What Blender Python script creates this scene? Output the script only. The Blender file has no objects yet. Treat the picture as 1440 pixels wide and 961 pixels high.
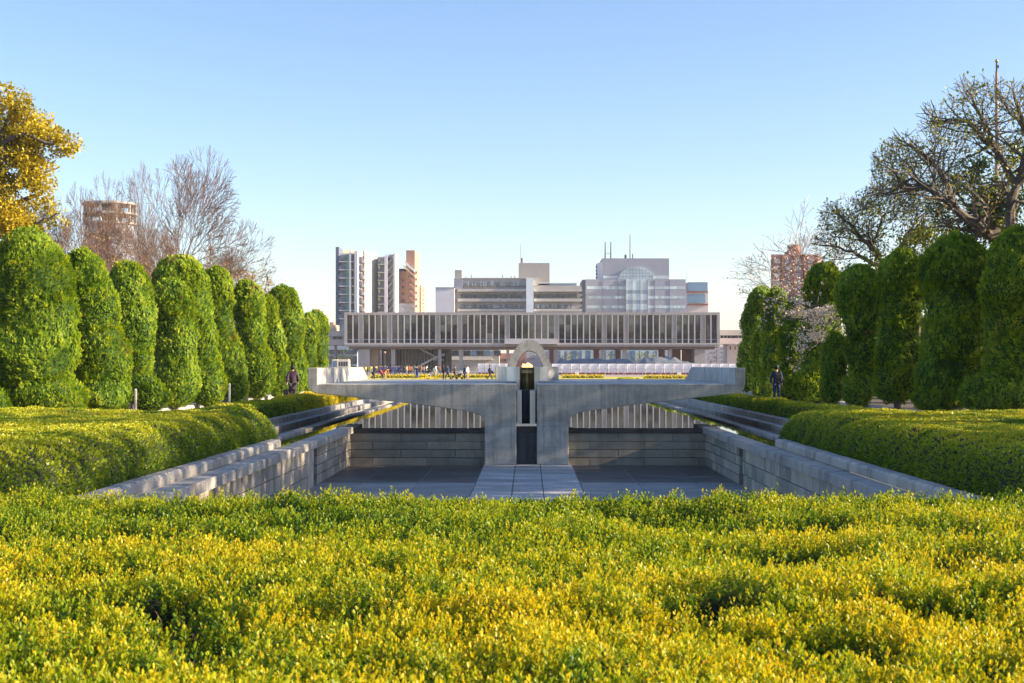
import bpy, bmesh, math, random
import numpy as np
from mathutils import Vector, Matrix
R = math.radians
F = 1950.0; CX = 742.5; CY = 512.5; H = 1.85
scene = bpy.context.scene
COL = scene.collection
rng = np.random.default_rng(7)
random.seed(11)

def wx(px, Y): return (px - CX) * Y / F
def wz(py, Y): return H - (py - CY) * Y / F
def at(px, py, Y): return (wx(px, Y), Y, wz(py, Y))

# ---------------------------------------------------------------- tagging
def tag(o, label=None, cat=None, group=None, kind=None):
    if label: o["label"] = label
    if cat: o["category"] = cat
    if group: o["group"] = group
    if kind: o["kind"] = kind
    return o
def empty(name, loc, label=None, cat=None, group=None):
    o = bpy.data.objects.new(name, None); COL.objects.link(o)
    o.location = loc; o.empty_display_size = 0.2
    return tag(o, label, cat, group)
def link(name, me, mat, parent=None):
    o = bpy.data.objects.new(name, me); COL.objects.link(o)
    if mat is not None:
        if not isinstance(mat, (list, tuple)): mat = [mat]
        for m in mat: me.materials.append(m)
    if parent is not None: o.parent = parent
    return o
def offset(parent):
    v = Vector((0, 0, 0)); p = parent
    while p is not None:
        v += p.location; p = p.parent
    return v
def copy_tree(o, parent=None):
    c = o.copy(); COL.objects.link(c); c.parent = parent
    for ch in list(o.children): copy_tree(ch, c)
    return c

# ---------------------------------------------------------------- mesh builder
class MB:
    def __init__(s): s.v = []; s.f = []; s.t = []
    def add(s, vs, fs, t=0.5):
        n = len(s.v); s.v += [tuple(a) for a in vs]
        s.f += [tuple(i + n for i in f) for f in fs]; s.t += [t] * len(vs); return s
    def box(s, x0, x1, y0, y1, z0, z1, t=0.5):
        return s.add([(x0,y0,z0),(x1,y0,z0),(x1,y1,z0),(x0,y1,z0),(x0,y0,z1),(x1,y0,z1),(x1,y1,z1),(x0,y1,z1)],
              [(0,3,2,1),(4,5,6,7),(0,1,5,4),(1,2,6,5),(2,3,7,6),(3,0,4,7)], t)
    def cbox(s, x0, x1, y0, y1, z0, z1, c, t=0.5):
        # box with chamfered top/vertical edges
        b = []
        for (dz, ins) in ((z0, 0), (z1 - c, 0), (z1, c)):
            xa, xb, ya, yb = x0 + ins, x1 - ins, y0 + ins, y1 - ins
            b += [(xa,ya,dz),(xb,ya,dz),(xb,yb,dz),(xa,yb,dz)]
        f = [(0,3,2,1),(8,9,10,11)]
        for k in (0, 4):
            for i in range(4):
                j = (i + 1) % 4
                f.append((k+i, k+j, k+4+j, k+4+i))
        return s.add(b, f, t)
    def obox(s, c, ax, hx, hy, z0, z1, t=0.5):
        # box rotated about z by ax (radians), centre c, half sizes
        ca, sa = math.cos(ax), math.sin(ax); vs = []
        for z in (z0, z1):
            for (a, b) in ((-hx,-hy),(hx,-hy),(hx,hy),(-hx,hy)):
                vs.append((c[0]+a*ca-b*sa, c[1]+a*sa+b*ca, z))
        return s.add(vs, [(0,3,2,1),(4,5,6,7),(0,1,5,4),(1,2,6,5),(2,3,7,6),(3,0,4,7)], t)
    def prism_y(s, poly, y0, y1, t=0.5):
        # poly: (x,z) counter-clockwise seen from -Y
        n = len(poly)
        vs = [(x, y0, z) for x, z in poly] + [(x, y1, z) for x, z in poly]
        fs = [tuple(range(n)), tuple(range(2*n-1, n-1, -1))]
        for i in range(n):
            j = (i+1) % n; fs.append((j, i, n+i, n+j))
        return s.add(vs, fs, t)
    def prism_z(s, poly, z0, z1, t=0.5):
        n = len(poly)
        vs = [(x, y, z0) for x, y in poly] + [(x, y, z1) for x, y in poly]
        fs = [tuple(range(n-1, -1, -1)), tuple(range(n, 2*n))]
        for i in range(n):
            j = (i+1) % n; fs.append((i, j, n+j, n+i))
        return s.add(vs, fs, t)
    def cyl(s, c, r, z0, z1, n=24, r1=None, t=0.5):
        r1 = r if r1 is None else r1
        vs = [(c[0]+rr*math.cos(2*math.pi*i/n), c[1]+rr*math.sin(2*math.pi*i/n), z) for (rr, z) in ((r,z0),(r1,z1)) for i in range(n)]
        fs = [tuple(range(n-1,-1,-1)), tuple(range(n,2*n))]
        for i in range(n):
            j = (i+1) % n; fs.append((i,j,n+j,n+i))
        return s.add(vs, fs, t)
    def tube(s, pts, rad, n=5, cap=True, t=0.5):
        pts = [Vector(p) for p in pts]; m = len(pts); vs = []; fs = []
        up = Vector((0.31, 0.17, 0.93))
        for i, p in enumerate(pts):
            d = (pts[min(i+1, m-1)] - pts[max(i-1, 0)])
            d = d.normalized() if d.length > 1e-9 else Vector((0,0,1))
            a = d.cross(up)
            if a.length < 1e-3: a = d.cross(Vector((1,0,0)))
            a.normalize(); b = d.cross(a)
            r = rad[i] if isinstance(rad, (list, tuple)) else rad
            for k in range(n):
                an = 2*math.pi*k/n
                vs.append(p + a*(r*math.cos(an)) + b*(r*math.sin(an)))
        for i in range(m-1):
            for k in range(n):
                l = (k+1) % n
                fs.append((i*n+k, i*n+l, (i+1)*n+l, (i+1)*n+k))
        if cap:
            fs.append(tuple(range(n-1,-1,-1))); fs.append(tuple(range((m-1)*n, m*n)))
        return s.add(vs, fs, t)
    def lathe(s, c, prof, n=24, t=0.5):
        vs = []; fs = []
        for r, z in prof:
            for k in range(n):
                a = 2*math.pi*k/n; vs.append((c[0]+r*math.cos(a), c[1]+r*math.sin(a), c[2]+z))
        for i in range(len(prof)-1):
            for k in range(n):
                l = (k+1) % n; fs.append((i*n+k, i*n+l, (i+1)*n+l, (i+1)*n+k))
        fs.append(tuple(range(n-1,-1,-1))); m = len(prof)-1
        fs.append(tuple(range(m*n, m*n+n)))
        return s.add(vs, fs, t)
    def build(s, name, mat, parent=None, smooth=False, bevel=0):
        o3 = offset(parent) if parent is not None else Vector((0,0,0))
        me = bpy.data.meshes.new(name)
        me.from_pydata([(a[0]-o3.x, a[1]-o3.y, a[2]-o3.z) for a in s.v], [], s.f)
        at_ = me.attributes.new("tint", 'FLOAT', 'POINT'); at_.data.foreach_set("value", np.array(s.t, dtype=np.float32))
        if smooth:
            me.polygons.foreach_set("use_smooth", [True]*len(me.polygons))
        me.update()
        o = link(name, me, mat, parent)
        if bevel:
            b = o.modifiers.new("bevel", 'BEVEL'); b.width = bevel; b.segments = 2; b.limit_method = 'ANGLE'; b.angle_limit = R(50)
        return o

def np_mesh(name, V, Q, T, mat, parent=None, smooth=False, U=None):
    """V (n,3), Q (m,4) quads, T (n,) tint"""
    if parent is not None:
        o3 = offset(parent); V = V - np.array([o3.x, o3.y, o3.z])
    me = bpy.data.meshes.new(name)
    n, m, k = len(V), len(Q), Q.shape[1]
    me.vertices.add(n); me.vertices.foreach_set("co", V.astype(np.float32).ravel())
    me.loops.add(m*k); me.loops.foreach_set("vertex_index", Q.astype(np.int32).ravel())
    me.polygons.add(m); me.polygons.foreach_set("loop_start", np.arange(0, m*k, k, dtype=np.int32))
    if smooth: me.polygons.foreach_set("use_smooth", np.ones(m, dtype=bool))
    a = me.attributes.new("tint", 'FLOAT', 'POINT'); a.data.foreach_set("value", T.astype(np.float32))
    me.update(calc_edges=True)
    return link(name, me, mat, parent)

# ---------------------------------------------------------------- numpy noise
def _hash(i, j, k, seed):
    n = (i.astype(np.int64)*374761393 + j.astype(np.int64)*668265263 + k.astype(np.int64)*2147483647 + seed*974634777) & 0xFFFFFFFF
    n = ((n ^ (n >> 13)) * 1274126177) & 0xFFFFFFFF
    n = (n ^ (n >> 16)) & 0xFFFFFFFF
    return n / 4294967295.0
def vnoise(P, s=1.0, seed=0):
    Q = P * s; I = np.floor(Q); Fr = Q - I; I = I.astype(np.int64); u = Fr*Fr*(3-2*Fr); r = 0
    for a in (0, 1):
        for b in (0, 1):
            for c in (0, 1):
                w = (u[:,0] if a else 1-u[:,0]) * (u[:,1] if b else 1-u[:,1]) * (u[:,2] if c else 1-u[:,2])
                r = r + w * _hash(I[:,0]+a, I[:,1]+b, I[:,2]+c, seed)
    return r
def unit(A): return A / np.maximum(np.linalg.norm(A, axis=1, keepdims=True), 1e-9)

def leaf_arrays(P, D, S, L, W, T, six=False, fold=0.18, shade=0.0):
    """P base, D long axis, S side axis (unit), L, W sizes"""
    N_ = np.cross(S, D); n = len(P)
    L = L[:, None]; W = W[:, None]
    if six:
        V = np.stack([P, P+D*L*.42+S*W*.42+N_*W*fold, P+D*L*.78+S*W*.46+N_*W*fold, P+D*L,
                      P+D*L*.78-S*W*.46+N_*W*fold, P+D*L*.42-S*W*.42+N_*W*fold], 1).reshape(-1, 3)
        b = np.arange(n)[:, None]*6
        Q = np.concatenate([b+np.array([0,1,2,3]), b+np.array([0,3,4,5])], 0)
        TT = np.repeat(T, 6)
    else:
        V = np.stack([P, P+D*L*.55+S*W*.5+N_*W*fold, P+D*L, P+D*L*.55-S*W*.5+N_*W*fold], 1).reshape(-1, 3)
        Q = np.arange(n*4).reshape(-1, 4); TT = np.repeat(T, 4)
    return V, Q, TT
def join_arrays(parts):
    V = []; Q = []; T = []; n = 0
    for v, q, t in parts:
        V.append(v); Q.append(q+n); T.append(t); n += len(v)
    return np.concatenate(V), np.concatenate(Q), np.concatenate(T)

# ---------------------------------------------------------------- materials
def newmat(name):
    m = bpy.data.materials.new(name); m.use_nodes = True
    nt = m.node_tree; nt.nodes.clear()
    return m, nt, nt.nodes, nt.links
def N(nt, t, **kw):
    n = nt.nodes.new(t)
    for k, v in kw.items(): setattr(n, k, v)
    return n
def ramp(nt, fac, stops):
    r = nt.nodes.new('ShaderNodeValToRGB'); e = r.color_ramp.elements
    while len(e) < len(stops): e.new(0.5)
    for i, (p, c) in enumerate(stops):
        e[i].position = p; e[i].color = (c[0], c[1], c[2], 1)
    nt.links.new(fac, r.inputs[0]); return r.outputs[0]
def noise(nt, scale, detail=4, rough=.55, vec=None, stretch=None):
    tc = nt.nodes.new('ShaderNodeNewGeometry'); src = tc.outputs['Position']
    if stretch:
        mp = nt.nodes.new('ShaderNodeMapping'); mp.inputs['Scale'].default_value = stretch
        nt.links.new(src, mp.inputs['Vector']); src = mp.outputs[0]
    n = nt.nodes.new('ShaderNodeTexNoise'); n.inputs['Scale'].default_value = scale
    n.inputs['Detail'].default_value = detail; n.inputs['Roughness'].default_value = rough
    nt.links.new(src, n.inputs['Vector']); return n.outputs['Fac']
def mixc(nt, fac, a, b, mode='MIX'):
    m = nt.nodes.new('ShaderNodeMix'); m.data_type = 'RGBA'; m.blend_type = mode
    for sock, val in ((m.inputs[0], fac), (m.inputs[6], a), (m.inputs[7], b)):
        if hasattr(val, 'is_linked'): nt.links.new(val, sock)
        elif isinstance(val, (int, float)): sock.default_value = val
        else: sock.default_value = (*val, 1)
    return m.outputs[2]
def math_(nt, op, a, b=0.0, clamp=False):
    m = nt.nodes.new('ShaderNodeMath'); m.operation = op; m.use_clamp = clamp
    for sock, val in ((m.inputs[0], a), (m.inputs[1], b)):
        if hasattr(val, 'is_linked'): nt.links.new(val, sock)
        else: sock.default_value = val
    return m.outputs[0]
def attr(nt, name='tint'):
    a = nt.nodes.new('ShaderNodeAttribute'); a.attribute_name = name; return a.outputs['Fac']
def principled(nt, color, rough=.6, metal=0, spec=.5, bump=None, bstr=.3, bdist=.02, **kw):
    p = nt.nodes.new('ShaderNodeBsdfPrincipled'); o = nt.nodes.new('ShaderNodeOutputMaterial')
    for nm, val in (('Base Color', color), ('Roughness', rough), ('Metallic', metal), ('Specular IOR Level', spec)):
        s = p.inputs[nm]
        if hasattr(val, 'is_linked'): nt.links.new(val, s)
        elif nm == 'Base Color': s.default_value = (*val, 1)
        else: s.default_value = val
    for k, v in kw.items():
        p.inputs[k].default_value = v
    if bump is not None:
        b = nt.nodes.new('ShaderNodeBump'); b.inputs['Strength'].default_value = bstr; b.inputs['Distance'].default_value = bdist
        nt.links.new(bump, b.inputs['Height']); nt.links.new(b.outputs[0], p.inputs['Normal'])
    nt.links.new(p.outputs[0], o.inputs[0]); return p

M = {}
def simple(name, col, rough=.7, metal=0, var=.12, scale=1.5, spec=.4, bump=0, tint=0.0, streak=0):
    """painted / plaster surface with mottling and an optional per-piece tint"""
    m, nt, nd, lk = newmat(name)
    f = noise(nt, scale, 5, .6)
    c = ramp(nt, f, [(.25, [a*(1-var) for a in col]), (.75, [min(1, a*(1+var)) for a in col])])
    if streak:
        g = noise(nt, 1.0, 4, .6, stretch=(1.2, 1.2, .08))
        c = mixc(nt, streak, c, ramp(nt, g, [(.35, (.45,.43,.4)), (.65, (1,1,1))]), 'MULTIPLY')
    if tint:
        c = mixc(nt, tint, c, ramp(nt, attr(nt), [(0, (.35,.35,.35)), (.5, (1,1,1)), (1, (1.5,1.45,1.35))]), 'MULTIPLY')
    principled(nt, c, rough, metal, spec, noise(nt, scale*14, 3) if bump else None, bump)
    M[name] = m; return m

def leafmat(name, stops, trans=.35, rough=.4, spec=.4, sat=None):
    m, nt, nd, lk = newmat(name)
    c = ramp(nt, attr(nt), stops)
    p = nt.nodes.new('ShaderNodeBsdfPrincipled'); lk.new(c, p.inputs['Base Color'])
    p.inputs['Roughness'].default_value = rough; p.inputs['Specular IOR Level'].default_value = spec
    tr = nt.nodes.new('ShaderNodeBsdfTranslucent')
    lk.new(mixc(nt, 1.0, c, (1.35, 1.2, .5), 'MULTIPLY'), tr.inputs[0])
    mx = nt.nodes.new('ShaderNodeMixShader'); mx.inputs[0].default_value = trans
    lk.new(p.outputs[0], mx.inputs[1]); lk.new(tr.outputs[0], mx.inputs[2])
    o = nt.nodes.new('ShaderNodeOutputMaterial'); lk.new(mx.outputs[0], o.inputs[0])
    M[name] = m; return m

leafmat('leaf_front', [(0,(.012,.04,.008)),(.25,(.05,.13,.012)),(.45,(.19,.30,.014)),(.7,(.40,.43,.016)),(.93,(.64,.53,.02)),(1,(.6,.36,.06))], .40, .42, .35)
leafmat('leaf_hedge', [(0,(.03,.085,.012)),(.3,(.13,.24,.015)),(.6,(.36,.43,.02)),(1,(.68,.56,.025))], .35, .42, .4)
leafmat('leaf_topiary', [(0,(.02,.06,.010)),(.3,(.085,.18,.015)),(.6,(.24,.36,.02)),(.93,(.47,.52,.03)),(1,(.36,.24,.07))], .38, .55, .25)
leafmat('leaf_gold', [(0,(.13,.11,.012)),(.4,(.36,.31,.02)),(.75,(.62,.49,.03)),(1,(.52,.30,.03))], .35, .4, .4)
leafmat('leaf_olive', [(0,(.05,.09,.015)),(.5,(.17,.22,.03)),(.8,(.34,.28,.03)),(1,(.55,.27,.03))], .3, .45, .35)
leafmat('leaf_dark', [(0,(.03,.06,.015)),(.5,(.10,.15,.025)),(1,(.28,.26,.04))], .3, .45, .35)
leafmat('leaf_tan', [(0,(.2,.12,.05)),(1,(.42,.27,.1))], .35, .5, .3)
leafmat('blossom', [(0,(.55,.40,.40)),(.4,(.82,.70,.72)),(1,(.92,.87,.89))], .3, .6, .2)
simple('bark', (.13,.105,.085), .9, var=.35, scale=4, bump=.4)
simple('bark_warm', (.17,.105,.075), .9, var=.3, scale=4)
simple('core_hedge', (.02,.026,.010), .95, var=.4, scale=9)  # near black, shade of the leaf gaps put into the colour
simple('core_topiary', (.035,.08,.014), .95, var=.4, scale=5)  # dark green, imitating shade deep between the sprays
simple('soil', (.10,.085,.06), .95, var=.3, scale=.8, bump=.3)
# ================================================================ more materials
def concrete(name, base, pier=False):
    m, nt, nd, lk = newmat(name)
    a = noise(nt, 1.3, 8, .75); b = noise(nt, 1.0, 6, .65, stretch=(7, 7, .45)); c_ = noise(nt, 38, 3, .6)
    col = ramp(nt, a, [(.3, [x*.62 for x in base]), (.5, base), (.7, [x*1.3 for x in base])])
    col = mixc(nt, .8, col, ramp(nt, b, [(.3, (.55,.55,.56)), (.5, (.95,.95,.95)), (.7, (1.12,1.11,1.08))]), 'MULTIPLY')
    col = mixc(nt, .5, col, ramp(nt, c_, [(.3, (.72,.72,.72)), (.6, (1.08,1.08,1.08))]), 'MULTIPLY')
    if name == 'concrete':
        # separate pours: a paler lower lift of the piers, faint form-board joints every 0.6 m
        g_ = nt.nodes.new('ShaderNodeNewGeometry'); sp = nt.nodes.new('ShaderNodeSeparateXYZ'); lk.new(g_.outputs['Position'], sp.inputs[0])
        lo = ramp(nt, math_(nt, 'ADD', math_(nt, 'MULTIPLY', sp.outputs[2], .25), .5), [(.533, (1,1,1)), (.541, (0,0,0))])
        col = mixc(nt, math_(nt, 'MULTIPLY', lo, .8), col, mixc(nt, 1.0, col, (1.12,1.16,1.22), 'MULTIPLY'))
        fr = math_(nt, 'FRACT', math_(nt, 'MULTIPLY', sp.outputs[2], 1.64)); ln = ramp(nt, fr, [(.0,(.62,.62,.62)),(.018,(.62,.62,.62)),(.03,(1,1,1))])
        col = mixc(nt, .55, col, ln, 'MULTIPLY')
        bx_ = math_(nt, 'FRACT', math_(nt, 'MULTIPLY', sp.outputs[0], 7.5)); l2 = ramp(nt, bx_, [(.0,(.84,.84,.84)),(.06,(.84,.84,.84)),(.12,(1,1,1))])
        col = mixc(nt, .6, col, l2, 'MULTIPLY')
    # rusty bloom near some spots
    d = noise(nt, 2.3, 4, .7)
    col = mixc(nt, math_(nt, 'MULTIPLY', ramp(nt, d, [(.6,(0,0,0)),(.72,(1,1,1))]), .25), col, (.36,.27,.2))
    principled(nt, col, .85, 0, .3, math_(nt, 'ADD', c_, b), .35, .02)
    M[name] = m; return m
concrete('concrete', (.47, .44, .375))
concrete('concrete_dark', (.10, .105, .11))
concrete('concrete_pale', (.52, .51, .48))

def stone(name, base, warm=.0):
    m, nt, nd, lk = newmat(name)
    a = noise(nt, 2.2, 6, .7); g = noise(nt, 60, 2, .6)
    col = ramp(nt, a, [(.28, [x*.68 for x in base]), (.5, base), (.75, [x*1.15 for x in base])])
    col = mixc(nt, .75, col, ramp(nt, attr(nt), [(0, (.5,.5,.5)), (.5, (.95,.95,.95)), (1, (1.3,1.2,1.05))]), 'MULTIPLY')
    col = mixc(nt, .35, col, ramp(nt, g, [(.35, (.7,.7,.7)), (.65, (1.15,1.15,1.15))]), 'MULTIPLY')
    w = noise(nt, 1.0, 4, .6, stretch=(2.2, 2.2, .25))
    col = mixc(nt, .6, col, ramp(nt, w, [(.30, (.45,.45,.42)), (.48, (1,1,1))]), 'MULTIPLY')
    principled(nt, col, .85, 0, .25, math_(nt, 'ADD', a, g), .3, .01)
    M[name] = m
stone('stone_kerb', (.46, .43, .395)); stone('stone_wall', (.47, .42, .345)); stone('stone_back', (.36, .32, .25))
stone('stone_step', (.40, .37, .34)); stone('stone_dark', (.11, .095, .085))
simple('mortar', (.035,.032,.03), .95)
simple('joint_pale', (.33,.32,.30), .9)

def floor_mat(name, base, wet):
    m, nt, nd, lk = newmat(name)
    a = noise(nt, .55, 8, .7, stretch=(.6, 2.2, 1)); b = noise(nt, 12, 4)
    f = ramp(nt, a, [(.38, (0,0,0)), (.6, (1,1,1))])
    col = mixc(nt, f, [x*.45 for x in base], base)
    col = mixc(nt, .4, col, ramp(nt, b, [(.3,(.75,.75,.75)),(.7,(1.15,1.15,1.15))]), 'MULTIPLY')
    col = mixc(nt, .6, col, ramp(nt, attr(nt), [(0, (.5,.5,.5)), (.5, (1,1,1)), (1, (1.4,1.4,1.4))]), 'MULTIPLY')
    rg = math_(nt, 'MULTIPLY_ADD', f, .5*(1-wet))
    nt.nodes[rg.node.name].inputs[2].default_value = .5 - .3*wet
    principled(nt, col, rg, 0, .5, b, .1, .005)
    M[name] = m
floor_mat('floor_wet', (.14,.13,.118), .6); floor_mat('floor_pave', (.38,.37,.35), .15); floor_mat('floor_path', (.56,.54,.51), .1)

def steel(name, col, rough, streak=True):
    m, nt, nd, lk = newmat(name)
    n1 = noise(nt, 1.0, 3, .6, stretch=(14, 14, .2)); n2 = noise(nt, 3, 4)
    c = mixc(nt, .5, col, ramp(nt, n1, [(.3, (.6,.6,.62)), (.7, (1.1,1.1,1.1))]), 'MULTIPLY')
    principled(nt, c, rough, 1.0, .5)
    M[name] = m
steel('steel', (.62,.63,.65), .32); steel('steel_olive', (.30,.27,.18), .3); steel('steel_bright', (.8,.8,.82), .2)

# water -----------------------------------------------------------
m, nt, nd, lk = newmat('water')
n1 = noise(nt, 1.0, 3, .5, stretch=(1.2, .5, 1))
p = principled(nt, (.035,.04,.025), .025, 0, .5, n1, .012, .05)
p.inputs['IOR'].default_value = 1.36
M['water'] = m

# ================================================================ ground
m, nt, nd, lk = newmat('ground')
a = noise(nt, .35, 5, .6); b = noise(nt, 9, 4, .6)
c = ramp(nt, a, [(.3, (.27,.24,.22)), (.7, (.36,.32,.29))])
c = mixc(nt, .4, c, ramp(nt, b, [(.3,(.75,.75,.75)),(.7,(1.1,1.1,1.1))]), 'MULTIPLY')
principled(nt, c, .9, 0, .2, b, .2, .01); M['ground'] = m

PX, PY0, PY1 = 7.75, 6.0, 130.0
g = MB(); E = 4000
xs = [-E, -PX, -5.6, 5.6, PX, E]; ys = [-E, PY0, 31.5, PY1, E]
idx = {}
for j, y in enumerate(ys):
    for i, x in enumerate(xs):
        idx[i, j] = len(g.v); g.v.append((x, y, 0)); g.t.append(.5)
for j in range(4):
    for i in range(5):
        hole = (j == 1 and i == 2) or (j == 2 and 1 <= i <= 3)
        if not hole: g.f.append((idx[i,j], idx[i+1,j], idx[i+1,j+1], idx[i,j+1]))
tag(g.build('ground', M['ground']), kind='structure')

# pit floors ------------------------------------------------------
FZ = -1.16
g = MB(); g.box(-5.9, 5.9, PY0, 55.0, FZ-.3, FZ-.016)
tag(g.build('pit_subfloor', M['joint_pale']), kind='structure')
g = MB(); rr = random.Random(3)
YB = 35.2
for (xa, xb) in ((-5.7, -1.32), (1.32, 5.7)):
    n = 3; y = PY0
    w = (xb-xa)/n
    while y < YB-.1:
        y2 = min(y+2.1, YB)
        for i in range(n):
            g.box(xa+i*w+.008, xa+(i+1)*w-.008, y+.008, y2-.008, FZ-.02, FZ, .35+.3*rr.random())
        y = y2
tag(g.build('pit_paving', M['floor_pave']), kind='structure')
g = MB()
for (xa, xb) in ((-5.7, -1.32), (1.32, 5.7)):
    n = 3; w = (xb-xa)/n; y = YB
    for (ya, yb) in ((YB, 37.3), (37.3, 39.4), (39.4, 41.5)):
        for i in range(n):
            g.box(xa+i*w+.014, xa+(i+1)*w-.014, ya+.014, yb-.014, FZ-.02, FZ-.006, .2+.6*rr.random())
tag(g.build('wet_pit_floor', M['floor_wet']), kind='structure')
g = MB()
for (ya, yb) in ((PY0, 33.1), (33.1, 37.2), (37.2, 41.35)):
    for (xa, xb) in ((-1.3, -.37), (-.36, .36), (.37, 1.3)):
        g.box(xa, xb-.012, ya+.008, yb-.008, FZ-.1, FZ+.03, .45+.15*rr.random())
tag(g.build('central_path', M['floor_path']), kind='structure')

# water -----------------------------------------------------------
WZ = -.09
g = MB()
g.add([(-5.55,41.5,WZ),(5.55,41.5,WZ),(5.55,PY1,WZ),(-5.55,PY1,WZ)], [(0,1,2,3)])
for s in (-1, 1):
    x0, x1 = sorted((s*5.55, s*6.6)); g.add([(x0,31.6,WZ),(x1,31.6,WZ),(x1,PY1,WZ),(x0,PY1,WZ)], [(0,1,2,3)])
    x0, x1 = sorted((s*6.7, s*7.45)); g.add([(x0,31.6,WZ-.01),(x1,31.6,WZ-.01),(x1,PY1,WZ-.01),(x0,PY1,WZ-.01)], [(0,1,2,3)])
tag(g.build('water', M['water']), kind='structure')
g = MB(); g.box(-7.9, -5.58, 31.55, PY1, -.6, -.3); g.box(5.58, 7.9, 31.55, PY1, -.6, -.3); g.box(-5.58, 5.58, 41.6, PY1, -.6, -.3)
tag(g.build('pool_bed', M['stone_dark']), kind='structure')

# walls of the pit ------------------------------------------------
rr = random.Random(5)
def wall_blocks(mb, s, y0, y1, ztop, courses, ch, xface, lens, depth=.12):
    for k in range(courses):
        z1 = ztop - k*ch; z0 = z1 - ch; y = y0 - rr.random()*.6
        while y < y1:
            L = lens*(.75+.5*rr.random()); a, b = max(y, y0), min(y+L, y1)
            if b-a > .06:
                pr = rr.random()*.012
                xa, xb = sorted((s*(xface - pr), s*(xface+depth)))
                mb.cbox(xa, xb, a+.011, b-.011, z0+.011, z1-.011, .006, .1+.75*rr.random())
            y += L
def side_wall(s, side_label):
    t = empty('pit_wall', (s*5.3, 30, FZ), side_label, 'wall', 'stone walls of the sunken court')
    b = MB(); xa, xb = sorted((s*5.40, s*5.575)); b.box(xa, xb, PY0, 43.5, FZ-.2, -.2)
    b.build('backing', M['mortar'], t)
    w = MB(); wall_blocks(w, s, PY0, 34.2, -.21, 3, .325, 5.30, .62)
    wall_blocks(w, s, 34.75, 41.5, -.21, 4, .24, 5.30, .95)
    w.build('stone_face', M['stone_wall'], t)
    if s < 0:
        p_ = MB(); p_.box(-5.41, -5.285, 33.3, 34.18, FZ, -.212, .95); p_.build('pale_panel', M['stone_kerb'], t)
    c = MB(); y = PY0
    while y < 43.5:
        L = 1.05+.3*rr.random(); y2 = min(y+L, 43.5)
        xa, xb = sorted((s*5.2, s*5.6))
        c.cbox(xa, xb, y+.005, y2-.005, -.205, -.02, .015, .35+.5*rr.random()); y = y2
    c.build('coping', M['stone_step'] if s > 0 else M['stone_kerb'], t)
side_wall(-1, 'low stone block wall with pale coping lining the left side of the sunken court, catching warm sun')
side_wall(1, 'low grey stone block wall in shade lining the right side of the sunken court')

def kerb(s, x0, x1, y0, y1, z0, z1, L, name, label, group, mat, c=.03):
    k = MB(); y = y0
    while y < y1-.05:
        l = L*(.9+.2*rr.random()); y2 = min(y+l, y1); xa, xb = sorted((s*x0, s*x1))
        j = rr.random()*.006
        k.cbox(xa, xb, y+.004, y2-.004, z0, z1-j, c, .3+.55*rr.random()); y = y2
    o = k.build(name, M[mat]); return tag(o, label, 'kerb', group)
for s, w_ in ((-1, 'left'), (1, 'right')):
    kerb(s, 5.605, 5.86, PY0, 31.45, -.02, .16, .62, 'stone_kerb', f'pale block kerb before the big hedge on the {w_} of the court', 'kerbs edging the pit', 'stone_kerb', .04)
    kerb(s, 6.42, 6.72, 31.6, PY1, -.3, -.03, 1.5, 'pool_ledge', f'thin pale stone ledge at water level along the {w_} edge of the pool', 'thin ledges along the pool', 'stone_step', .01)
    kerb(s, 7.42, 7.752, 31.6, PY1, -.35, .01, 1.2, 'pool_step', f'low stone step between the dark channel and the {w_} pool kerb', 'steps along the pool', 'stone_step', .01)
    kerb(s, 7.756, 8.12, 31.0, PY1, -.02, .19, 1.3, 'pool_kerb', f'long pale kerb below the low hedge along the {w_} side of the pool', 'long kerbs along the pool', 'stone_kerb', .02)
    kerb(s, 13.6, 14.1, 22, 128, -.02, .20, 1.4, 'tree_kerb', f'pale stone border at the feet of the clipped trees on the {w_}', 'borders at the tree feet', 'stone_kerb', .03)
    g = MB(); xa, xb = sorted((s*5.87, s*7.75)); g.box(xa, xb, 31.46, 31.59, -.4, .0, .6); 
    tag(g.build('channel_end_wall', M['stone_kerb']), f'short stone wall closing the {w_} water channel at the kerb end', 'wall', 'channel end walls')
    p_ = MB(); xa, xb = sorted((s*9.5, s*13.55)); p_.add([(xa,10,.006),(xb,10,.006),(xb,135,.006),(xa,135,.006)], [(0,1,2,3)])
    tag(p_.build('path', M['floor_path']), kind='structure')
    p_ = MB(); xa, xb = sorted((s*14.1, s*60)); p_.add([(xa,8,.008),(xb,8,.008),(xb,140,.008),(xa,140,.008)], [(0,1,2,3)])
    tag(p_.build('soil', M['soil']), kind='structure')

# back wall under the water -----------------------------------------
t = empty('back_wall', (0, 41.5, FZ), 'dark stained stone block wall under the concrete arms with pool water brimming over it', 'wall')
b = MB(); b.box(-5.4, 5.4, 41.44, 41.62, FZ-.2, -.09); b.build('backing', M['joint_pale'], t)
w = MB()
for k in range(4):
    z1 = -.20 - k*.245; z0 = max(z1-.245, FZ-.02); x = -5.4 - (.85 if k % 2 else 0)
    while x < 5.4:
        a, b_ = max(x, -5.4), min(x+1.62, 5.4)
        if b_-a > .05: w.box(a+.010, b_-.010, 41.38, 41.45, z0+.010, z1-.008, .2+.6*rr.random())
        x += 1.62
w.build('stone_face', M['stone_back'], t)
w = MB(); x = -5.4
while x < 5.35:
    w.cbox(x+.004, min(x+1.8, 5.4)-.004, 41.34, 41.62, -.198, -.062, .02, .3*rr.random()+.1); x += 1.8
w.build('lip', M['stone_dark'], t)

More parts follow.
